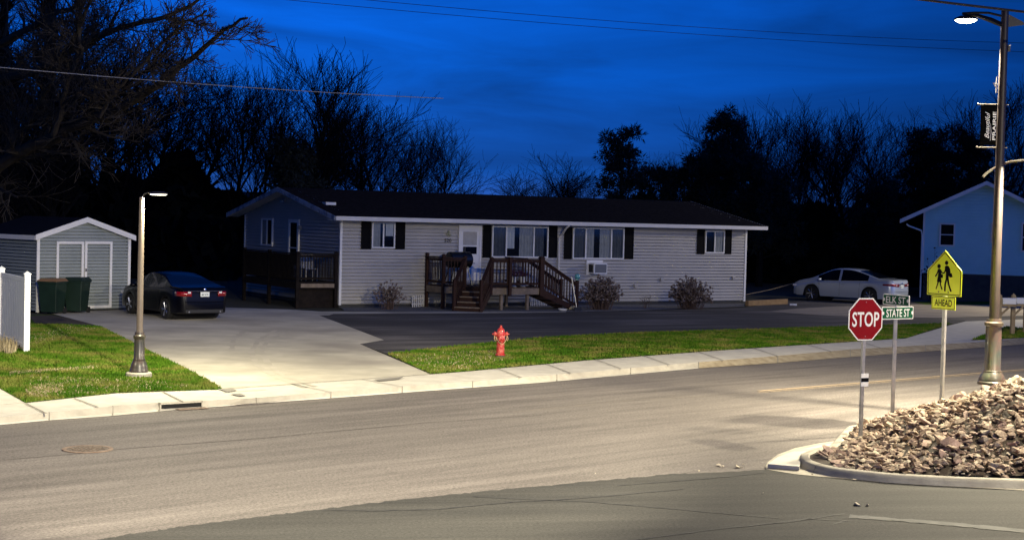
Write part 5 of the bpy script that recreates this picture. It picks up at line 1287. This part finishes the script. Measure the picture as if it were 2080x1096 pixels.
    # tail lamps wrap the rear corner
    for s_ in (1, -1):
        b = MB(); n_ = 8; vs = []
        path_ = [(-.012, .70), (.0, .76), (.035, .84), (.10, .93), (.22, .985), (.34, 1.0)] if style == 0 else [(-.012, .44), (.0, .60), (.03, .78), (.09, .92), (.22, .99), (.48, 1.0)]
        for k, (xx, f) in enumerate(path_):
            w_ = {0: Wd*.36}.get(0); yw = (hw_(max(xx, 0))+.006) * (f if xx < .03 else 1.0)
            tt = k/(len(path_)-1)
            if style == 0: z0_, z1_ = .77+.02*tt, .93-.01*tt
            else: z0_, z1_ = .78+.06*tt, .93-.02*tt
            vs += [(xx-.008, s_*yw, z0_), (xx-.008, s_*yw, z1_)]
        k = len(path_); fs = [(2*i, 2*i+1, 2*i+3, 2*i+2) for i in range(k-1)]
        b.add(vs, fs if s_ < 0 else [f[::-1] for f in fs]); o = b.build('tail_lamp', M['redlens'], t, smooth=True)
        sm = o.modifiers.new('s', 'SOLIDIFY'); sm.thickness = .012; sm.offset = 1
        b = MB(); b.box(-.026, -.018, s_*Wd*.30-.05, s_*Wd*.30+.05, .87 if style == 0 else .84, .93 if style == 0 else .88); b.build('reverse_lamp', M['clearlens'], t, bevel=.004)
    # bumper line, plate, badge, exhaust
    zp = .84 if style == 0 else .80
    b = MB(); b.box(-.022, -.008, -.155, .155, zp-.075, zp+.075); pl = b.build('number_plate', M['plate'], t, bevel=.003)
    tb = text_mb('847 KTR', .06, .24, weight=.01); tb.v = [(-.0245, -x_, z_+zp-.012) for x_, y_, z_ in tb.v]; tb.build('plate_text', M['platetext'], pl)
    b = MB(); b.path([(-.012, -Wd*.27, zp+.10), (-.02, 0, zp+.105), (-.012, Wd*.27, zp+.10)], .012 if style else .007, 6); b.build('trunk_trim', M['chrome'], t, smooth=True)
    b = MB(); T = Matrix.Translation((-.012, 0, zp+.145)) @ Matrix.Rotation(-pi/2, 4, 'Y'); b.lathe([(.04, 0), (.042, .006), (.03, .010), (0, .012)], (0, 0, 0), 16, T=T); b.build('badge', M['chrome'], t, smooth=True)
    b = MB(); b.path([(-.004, -Wd*.37, .60), (-.03, -Wd*.2, .595), (-.035, 0, .59), (-.03, Wd*.2, .595), (-.004, Wd*.37, .60)], .014, 6); b.build('bumper_lip', paint, t, smooth=True)
    b = MB(); b.box(-.012, .06, -Wd*.36, Wd*.36, .25, .36); b.build('rear_valance', M['plasticdark'], t, bevel=.01)
    b = MB()
    for s_ in (-1, 1): b.tube((-.03, s_*Wd*.30, .29), (.1, s_*Wd*.30, .29), .03, n=12)
    b.build('exhaust_tip', M['chrome'], t)
    # front lamps & grille
    for s_ in (1, -1):
        b = MB(); b.box(L-.30, L-.05, s_*Wd*.34-.14, s_*Wd*.34+.14, .62, .72); b.build('headlight', M['clearlens'], t, bevel=.03)
    b = MB(); b.box(L-.02, L+.01, -.38, .38, .42, .66); b.build('grille', M['chrome'], t, bevel=.01)
    b = MB()
    for y_ in (-.36, .36):
        b.box(bl1+.55, bl1+.67, y_-.22, y_+.22, .8, 1.18)
    b.build('seat_back', M['plasticdark'], t)
    return t
# black sedan: tyre contact points from the photo
RL = gp(337, 648, 0); hd_ = Vector((-.61, .79, 0)).normalized(); rgt = Vector((hd_.y, -hd_.x, 0))
rz = atan2(hd_.y, hd_.x); cen_ = RL+rgt*.80-hd_*1.0
topb = [(0, .60), (.04, .96), (.22, 1.06), (.62, 1.09), (1.65, 1.40), (2.15, 1.46), (2.85, 1.42), (3.72, 1.02), (4.35, .90), (4.75, .74), (4.85, .60)]
cb_ = car('parked_car', 'black sedan with lit red tail lamps parked beside the shed', cen_, rz, M['carblack'], L=4.85, Wd=1.83, topt=topb)
cb_.scale = (.96, .95, .97)
RLs = gp(1768, 617, 0); hd_ = Vector((-.78, .63, 0)).normalized(); rgt = Vector((hd_.y, -hd_.x, 0)); rz = atan2(hd_.y, hd_.x); cen_ = RLs+rgt*.80-hd_*1.08
tops = [(0, .62), (.04, 1.00), (.20, 1.09), (.66, 1.13), (1.80, 1.46), (2.35, 1.52), (3.05, 1.46), (3.98, 1.06), (4.60, .92), (4.92, .76), (5.02, .60)]
car('parked_car', 'silver sedan parked on the drive left of the blue house', cen_, rz, M['carsilver'], L=5.02, Wd=1.86, wr=.345, rear_ax=1.10, wb=2.84, topt=tops, style=1)

# ================================================================== SHRUBS
def shrub(px, py, wpx, hpx, seed, label, n=70, heads=True, mstem='shrubstem', mhead='shrubhead', zoff=0):
    g = gp(px, py, 0); sc = g.y/FPX; w_ = wpx*sc/2; h_ = hpx*sc; r = random.Random(seed); t = thing('shrub', label, 'shrub', g)
    b = MB(); hb = MB()
    for i in range(n):
        a = r.uniform(0, 2*pi); sp = r.random()**.6; ex, ey = cos(a)*sp*w_, sin(a)*sp*w_*.7; hz_ = h_*(r.uniform(.35, 1.0)*(1-.45*sp*sp))
        kk_ = r.uniform(.05, .6); p0 = Vector((ex*kk_, ey*kk_, 0)); p3 = Vector((ex, ey, hz_)); p1_ = p0.lerp(p3, .35)+Vector((0, 0, h_*.12)); p2 = p0.lerp(p3, .7)+Vector((r.uniform(-.05, .05), r.uniform(-.05, .05), h_*.08))
        b.path([p0, p1_, p2, p3], [.010, .008, .006, .004], 4)
        for k in range(3):
            q0 = p1_.lerp(p3, r.uniform(.1, .9)); q1 = q0+Vector((r.uniform(-.18, .18), r.uniform(-.18, .18), r.uniform(.05, .22))); b.tube(q0, q1, .005, .003, 3, cap=False)
            if heads and r.random() < .35: ends = [p3, q1]
            else: ends = [p3] if (heads and k == 0) else []
            for e_ in ends:
                R0 = r.uniform(.035, .075)
                for m_ in range(12):
                    v = Vector((r.gauss(0, 1), r.gauss(0, 1), r.gauss(0, .8))).normalized()*R0; s_ = r.uniform(.015, .03); u = v.orthogonal().normalized()*s_; w2 = v.cross(u).normalized()*s_; c_ = e_+v*.7
                    hb.add([c_-u, c_-w2, c_+u, c_+w2], [(0, 1, 2, 3)])
    b.build('stems', M[mstem], t)
    if hb.v: hb.build('flower_heads', M[mhead], t)
    return t
shrub(1220, 629, 92, 72, 1, 'dormant brown shrub with dried heads under the air conditioner', 230)
shrub(1400, 627, 96, 68, 2, 'wide dormant brown shrub with dried heads under the small right window', 240)
shrub(790, 629, 62, 66, 3, 'sparse dormant shrub with dried heads left of the front deck', 60)
shrub(1310, 626, 40, 40, 4, 'few bare twigs between the two brown shrubs', 8, heads=False)
shrub(1900, 612, 75, 115, 5, 'tall bare shrub in front of the blue house', 34, heads=True, mstem='bark', mhead='bark')
shrub(2075, 614, 60, 60, 6, 'dark low evergreen shrub at the foot of the blue house', 90, heads=True, mstem='bark', mhead='needles')

# ================================================================== TREES
def grow(tr, cr, r, p, d, length, rad, lvl, maxl, up=.12, spread=.55, nb=(9, 7, 6, 3), wob=.12, minr=.008, lr=(.42, .62)):
    """recursive branch; tr gets levels 0-1, cr the rest"""
    n = max(3, int(5-lvl)); pts = [p.copy()]; rs = [rad]; q = p.copy(); dd = d.copy()
    for i in range(n):
        dd = (dd+Vector((r.gauss(0, wob), r.gauss(0, wob), r.gauss(0, wob*.6)+up*.5))).normalized(); q = q+dd*(length/n); pts.append(q.copy())
        rs.append(max(rad*(1-(i+1)/n*(.75 if lvl else .6)), minr))
    (tr if lvl == 0 else cr).path(pts, rs, 6 if lvl == 0 else (4 if lvl == 1 else 3))
    if lvl >= maxl: return
    k = nb[lvl]
    for i in range(k):
        t_ = (.28 if lvl == 0 else .15)+(.80 if lvl else .70)*(i+r.random())/k; t_ = min(t_, .98); f = t_*n; j = int(f); f -= j; j = min(j, n-1)
        bp = pts[j].lerp(pts[j+1], f); bd = (pts[j+1]-pts[j]).normalized(); br = rs[j]*(1-f)+rs[j+1]*f
        o = bd.orthogonal().normalized(); a = r.uniform(0, 2*pi) if lvl else i*2.4+r.uniform(-.4, .4)
        o = Matrix.Rotation(a, 3, bd) @ o; sp = spread*r.uniform(.75, 1.25)
        nd = (bd*cos(sp)+o*sin(sp)+Vector((0, 0, up))).normalized()
        grow(tr, cr, r, bp, nd, length*r.uniform(*lr)*(1.15-.55*t_ if lvl == 0 else 1), max(br*.55, minr), lvl+1, maxl, up, spread, nb, wob, minr, lr)
def bare_tree(seed, h=13, rad=.20, up=.13, spread=.62, nb=(17, 10, 8, 4), lean=(0, 0), minr=.0105, wob=.17, lr=(.42, .66)):
    r = random.Random(seed); tr, cr = MB(), MB(); grow(tr, cr, r, Vector((0, 0, -.2)), Vector((lean[0], lean[1], 1)).normalized(), h*.80, rad, 0, 3, up, spread, nb, wob, minr, lr)
    return tr, cr
protos = []
for i, kw in enumerate((dict(seed=11), dict(seed=12, spread=.52, up=.17, rad=.17), dict(seed=13, spread=.62, rad=.24, nb=(15, 10, 7, 4)), dict(seed=14, spread=.58, lean=(.12, 0)), dict(seed=15, spread=.5, up=.18, nb=(18, 8, 7, 4), rad=.15), dict(seed=16, spread=.7, up=.12, lean=(-.1, 0)))):
    tr, cr = bare_tree(**kw)
    t = thing('bare_tree', 'x', 'tree', (0, 0, 0), 0, 'bare trees behind the houses')
    tr.build('trunk', M['bark'], t); cr.build('crown', M['bark'], t)
    protos.append(t)
used = [False]*6
TR = [  # photo x of trunk, top y, distance, proto, stretch of the width, where
 (20, -40, 78, 2, 1.1, 'far left edge'), (110, -20, 80, 0, 1.1, 'left edge, second from it'), (200, 20, 82, 5, 1.2, 'above the shed roof'), (285, 60, 80, 2, 1.1, 'right above the short lamp'), (350, 95, 84, 0, 1.0, 'above the black car'),
 (420, 110, 86, 3, 1.0, 'between the short lamp and the beige gable'), (485, 112, 80, 1, .8, 'left of the gable of the beige house'), (528, 120, 84, 4, .8, 'just left of the gable peak'), (592, 82, 80, 1, .95, 'tallest above the gable of the beige house'), (640, 150, 84, 3, .9, 'right of the tallest tree above the gable'),
 (690, 190, 86, 0, .8, 'above the left end of the roof'), (735, 172, 84, 4, .9, 'slender above the left third of the roof'), (790, 190, 85, 1, .9, 'slender above the front door'), (835, 225, 86, 4, .8, 'above the front door, right one'), (900, 226, 86, 3, .85, 'standing free above the middle of the roof'),
 (1010, 325, 90, 0, 1.5, 'small and faint above the roof middle'), (1115, 296, 90, 2, 1.25, 'small, left of the first pine'), (1175, 325, 90, 3, 1.0, 'small beside the first pine'), (1330, 305, 96, 5, .7, 'between the two pines'), (1390, 320, 96, 1, .6, 'small, left of the big pine'),
 (1545, 195, 92, 0, .9, 'right of the big pine'), (1600, 215, 90, 3, .8, 'second right of the big pine'), (1650, 195, 92, 1, .9, 'above the silver car, left'), (1690, 178, 88, 4, 1.0, 'tallest above the silver car'), (1740, 205, 92, 0, .9, 'above the silver car, right'), (1800, 300, 90, 2, .8, 'low, left of the blue house roof'),
 (1850, 210, 94, 1, .8, 'above the left eave of the blue house'), (1905, 205, 92, 4, .9, 'above the blue house gable'), (1960, 235, 96, 2, .8, 'behind the banner'), (2070, 150, 84, 5, .9, 'right edge of the picture'), (2100, 240, 96, 3, .9, 'beyond the right edge')]
for (px, ty, Y, pi_, wx, wh) in TR:
    base = at(px, 600, Y); ztp = at(px, ty, Y).z; lab = 'bare dark tree against the dusk sky, '+wh
    root = protos[pi_]
    zmax = max(v.co.z for ch in root.children for v in ch.data.vertices)
    s_ = ztp/zmax; sc = (s_*wx*1.35, s_*wx*1.35, s_)
    rz = random.uniform(0, 6.28)
    if not used[pi_]:
        used[pi_] = True; root.location = (base.x, Y, 0); root.rotation_euler.z = rz; root.scale = sc; root['label'] = lab
    else: dup(root, (base.x, Y, 0), rz, lab, sc)
# pines
def pine(seed, h, w, n=18):
    r = random.Random(seed); tr, cr = MB(), MB(); tr.path([(0, 0, -.2), (.05, 0, h*.5), (0, 0, h*.97)], [.22, .15, .03], 7)
    for i in range(n):
        f = .22+.76*i/n; z = h*f; L_ = w*(1.05-f*.62)*r.uniform(.55, 1.15); a = i*2.4+r.uniform(-.5, .5); tip = Vector((cos(a)*L_, sin(a)*L_, z+L_*r.uniform(.15, .5))); tr.path([(0, 0, z), tip*.55+Vector((0, 0, z*.45)), tip], [.07, .045, .02], 4)
        for k in range(9):
            c = Vector((0, 0, z)).lerp(tip, r.uniform(.35, 1.02))+Vector((r.gauss(0, .28), r.gauss(0, .28), r.gauss(.1, .22))); R0 = r.uniform(.26, .46)
            for m_ in range(80):
                v = Vector((r.gauss(0, 1), r.gauss(0, 1), r.gauss(0, .8))).normalized(); p = c+v*R0*r.uniform(.3, 1); s_ = r.uniform(.07, .13); u = Vector((r.gauss(0, 1), r.gauss(0, 1), r.gauss(0, 1))).normalized(); w2 = v.cross(u)
                cr.add([p-w2*s_*.4, p+w2*s_*.4, p+(v+u*.5)*s_*1.9], [(0, 1, 2)])
    return tr, cr
for (px, ty, Y, seed, w, n, lab) in ((1255, 266, 88, 3, 2.1, 22, 'dark pine with clumped tufts above the roof right of centre'), (1465, 240, 86, 5, 2.9, 34, 'large dark pine above the right end of the roof'), (1540, 330, 84, 6, 2.6, 26, 'dark pine behind the right end of the beige house'), (1340, 345, 88, 7, 2.2, 22, 'low dark pine between the two tall ones'), (1420, 320, 88, 9, 2.2, 24, 'dark pine crowding the left side of the large pine'), (1880, 270, 90, 8, 2.5, 28, 'dark evergreen behind the blue house gable'), (1960, 280, 88, 10, 2.4, 26, 'dark evergreen behind the banner'), (1780, 380, 86, 12, 2.3, 22, 'low dark evergreen left of the blue house'), (590, 300, 76, 11, 1.8, 26, 'dark evergreen behind the gable peak')):
    b0 = at(px, 600, Y); h = at(px, ty, Y).z; t = thing('pine_tree', lab, 'tree', (b0.x, Y, 0), 0, 'dark pines behind the houses'); tr, cr = pine(seed, h, w, n); tr.build('trunk', M['bark'], t); cr.build('crown', M['needles'], t)
# big old tree at the left with limbs reaching over the yard
t = thing('old_tree', 'large old tree at the left with brown limbs reaching over the shed', 'tree', (at(-60, 600, 58).x, 58, 0))
o0 = t.location.copy(); r = random.Random(21); trunk, cr = MB(), MB()
def L3(pts, Y0, Y1): 
    n = len(pts); return [at(x, y, Y0+(Y1-Y0)*i/(n-1))-o0 for i, (x, y) in enumerate(pts)]
def limb(pts, Y0, Y1, r0, r1, mb, nb=22, ln=2.6, seed=0):
    nb = int(nb*1.15)
    P = L3(pts, Y0, Y1); Q = resample(P, 26); Q = [q+Vector((r.gauss(0, .03), r.gauss(0, .03), r.gauss(0, .03))) for q in Q]
    rs = [r0+(r1-r0)*i/25 for i in range(26)]; mb.path(Q, rs, 8)
    for i in range(nb):
        k = 2+int(22*(i+r.random())/nb); k = min(k, 24); bd = (Q[k+1]-Q[k]).normalized(); o_ = Matrix.Rotation(r.uniform(0, 6.28), 3, bd) @ bd.orthogonal().normalized(); sp = r.uniform(.5, 1.1)
        nd = (bd*cos(sp)+o_*sin(sp)+Vector((0, 0, .15))).normalized(); grow(mb, cr, r, Q[k], nd, ln*(1-.6*k/25)*r.uniform(.6, 1.2), max(rs[k]*.45, .02), 1, 3, .05, .6, (0, 7, 6, 3), .16, .0095)
limb([(-60, 600), (-62, 450), (-75, 360), (-90, 200), (-100, -60)], 58, 58, .55, .32, trunk, 4)
limb([(-64, 400), (0, 335), (60, 300), (130, 268), (200, 238), (260, 215), (330, 165), (390, 120), (440, 75), (480, 45), (500, 35)], 58, 46, .26, .035, trunk, 34, 2.6)
limb([(-40, 380), (40, 270), (75, 215), (110, 150), (150, 80), (190, -20)], 58, 50, .13, .05, trunk, 20, 2.4)
limb([(110, 275), (125, 215), (135, 170), (165, 110), (160, 40), (170, -40)], 53, 50, .11, .04, trunk, 18, 2.2)
limb([(-80, 220), (0, 160), (70, 145), (160, 95), (230, 60), (320, 40), (400, 5), (430, -20)], 58, 50, .20, .04, trunk, 26, 2.4)
limb([(-90, 120), (0, 90), (90, 40), (180, 0), (260, -30)], 58, 52, .18, .04, trunk, 18, 2.2)
limb([(200, 238), (240, 180), (300, 120), (360, 60), (420, 20)], 50, 47, .06, .03, trunk, 16, 1.9)
trunk.build('trunk', M['barkwarm'], t, smooth=True); cr.build('crown', M['barkwarm'], t)
# second dark trunk behind it
t = thing('old_tree', 'thick straight dark trunk standing behind the shed at the left', 'tree', (at(100, 600, 66).x, 66, 0)); o0 = t.location.copy(); trunk, cr = MB(), MB()
limb([(100, 600), (98, 400), (96, 200), (104, -60)], 66, 66, .32, .24, trunk, 40, 3.6); limb([(98, 330), (160, 250), (230, 190), (300, 140), (370, 60)], 66, 64, .14, .03, trunk, 24, 2.4); limb([(97, 300), (40, 200), (0, 120), (-30, 20)], 66, 64, .14, .03, trunk, 22, 2.4)
limb([(98, 200), (150, 120), (220, 60), (260, -20)], 66, 66, .12, .03, trunk, 20, 2.4)
trunk.build('trunk', M['bark'], t, smooth=True); cr.build('crown', M['bark'], t)
t = thing('old_tree', 'dark trunk at the very left edge above the shed side wall', 'tree', (at(8, 600, 62).x, 62, 0)); o0 = t.location.copy(); trunk, cr = MB(), MB()
limb([(6, 600), (8, 400), (6, 200), (10, -60)], 62, 62, .22, .18, trunk, 30, 2.8); trunk.build('trunk', M['bark'], t, smooth=True); cr.build('crown', M['bark'], t)
# undergrowth mass
b = MB(); r = random.Random(9); vs = []; fs = []
def hgt(px): return lint([(-400, 8.5), (200, 7.4), (450, 5.6), (700, 3.6), (950, 3.3), (1100, 3.6), (1400, 5.2), (1600, 5.2), (1800, 5.6), (2000, 6.4), (2500, 7)], px)
def row(Y, n, k, px0=-500, px1=2600):
    for i in range(n):
        px = r.uniform(px0, px1); hh_ = hgt(px)*k*(.85+.2*sin(px*.021)+.12*sin(px*.053+1)); x = (px-1040)/FPX*Y; z = hh_*r.random()**.75; y = Y+r.uniform(-1.5, 1.5)
        s_ = r.uniform(.18, .5); v = Vector((r.gauss(0, 1), r.gauss(0, .6), r.gauss(0, 1))).normalized()*s_; w2 = Vector((r.gauss(0, 1), r.gauss(0, .6), r.gauss(0, 1))).normalized()*s_; o = len(vs); c = Vector((x, y, z)); vs.extend([tuple(c-v), tuple(c-w2), tuple(c+v), tuple(c+w2)]); fs.append((o, o+1, o+2, o+3))
row(98, 24000, 1.0); row(90, 15000, .85, 1350, 2600); row(84, 14000, .9, -500, 620); row(76, 5000, .62, -500, 480)
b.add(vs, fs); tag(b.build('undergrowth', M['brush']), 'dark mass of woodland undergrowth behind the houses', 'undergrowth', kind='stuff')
# low rise carrying the wood
b = MB(); n_ = 40; vs = []
for i in range(n_+1):
    X = -160+320*i/n_
    for (Y, z) in ((92, -.1), (100, 2.0+.3*sin(i)), (120, 4.0+.5*sin(i*.7)), (200, 6), (500, 7)): vs.append((X*Y/92, Y, z))
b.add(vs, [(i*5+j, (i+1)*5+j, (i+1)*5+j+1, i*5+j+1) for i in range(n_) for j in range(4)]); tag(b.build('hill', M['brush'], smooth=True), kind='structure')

# ================================================================== OVERHEAD WIRES
def wire(p, q, rad, m, sag, label):
    b = MB(); b.path([p.lerp(q, i/24)-Vector((0, 0, sag*4*(i/24)*(1-i/24))) for i in range(25)], rad, 5); tag(b.build('overhead_wire', m), label, 'wire')
wire(at(-200, 118, 42), at(900, 200, 58), .014, M['wirelit'], .12, 'thin lamp-lit wire crossing the old tree at the left')
wire(at(700, -4, 55), at(2300, 92, 75), .010, M['wire'], .35, 'upper of the two thin wires across the middle of the sky')
wire(at(500, -8, 55), at(2300, 112, 75), .010, M['wire'], .35, 'lower of the two thin wires across the middle of the sky')
wire(at(1700, -22, 24), at(2200, 38, 27), .022, M['wire'], .01, 'thick black cable passing over the tall street lamp')
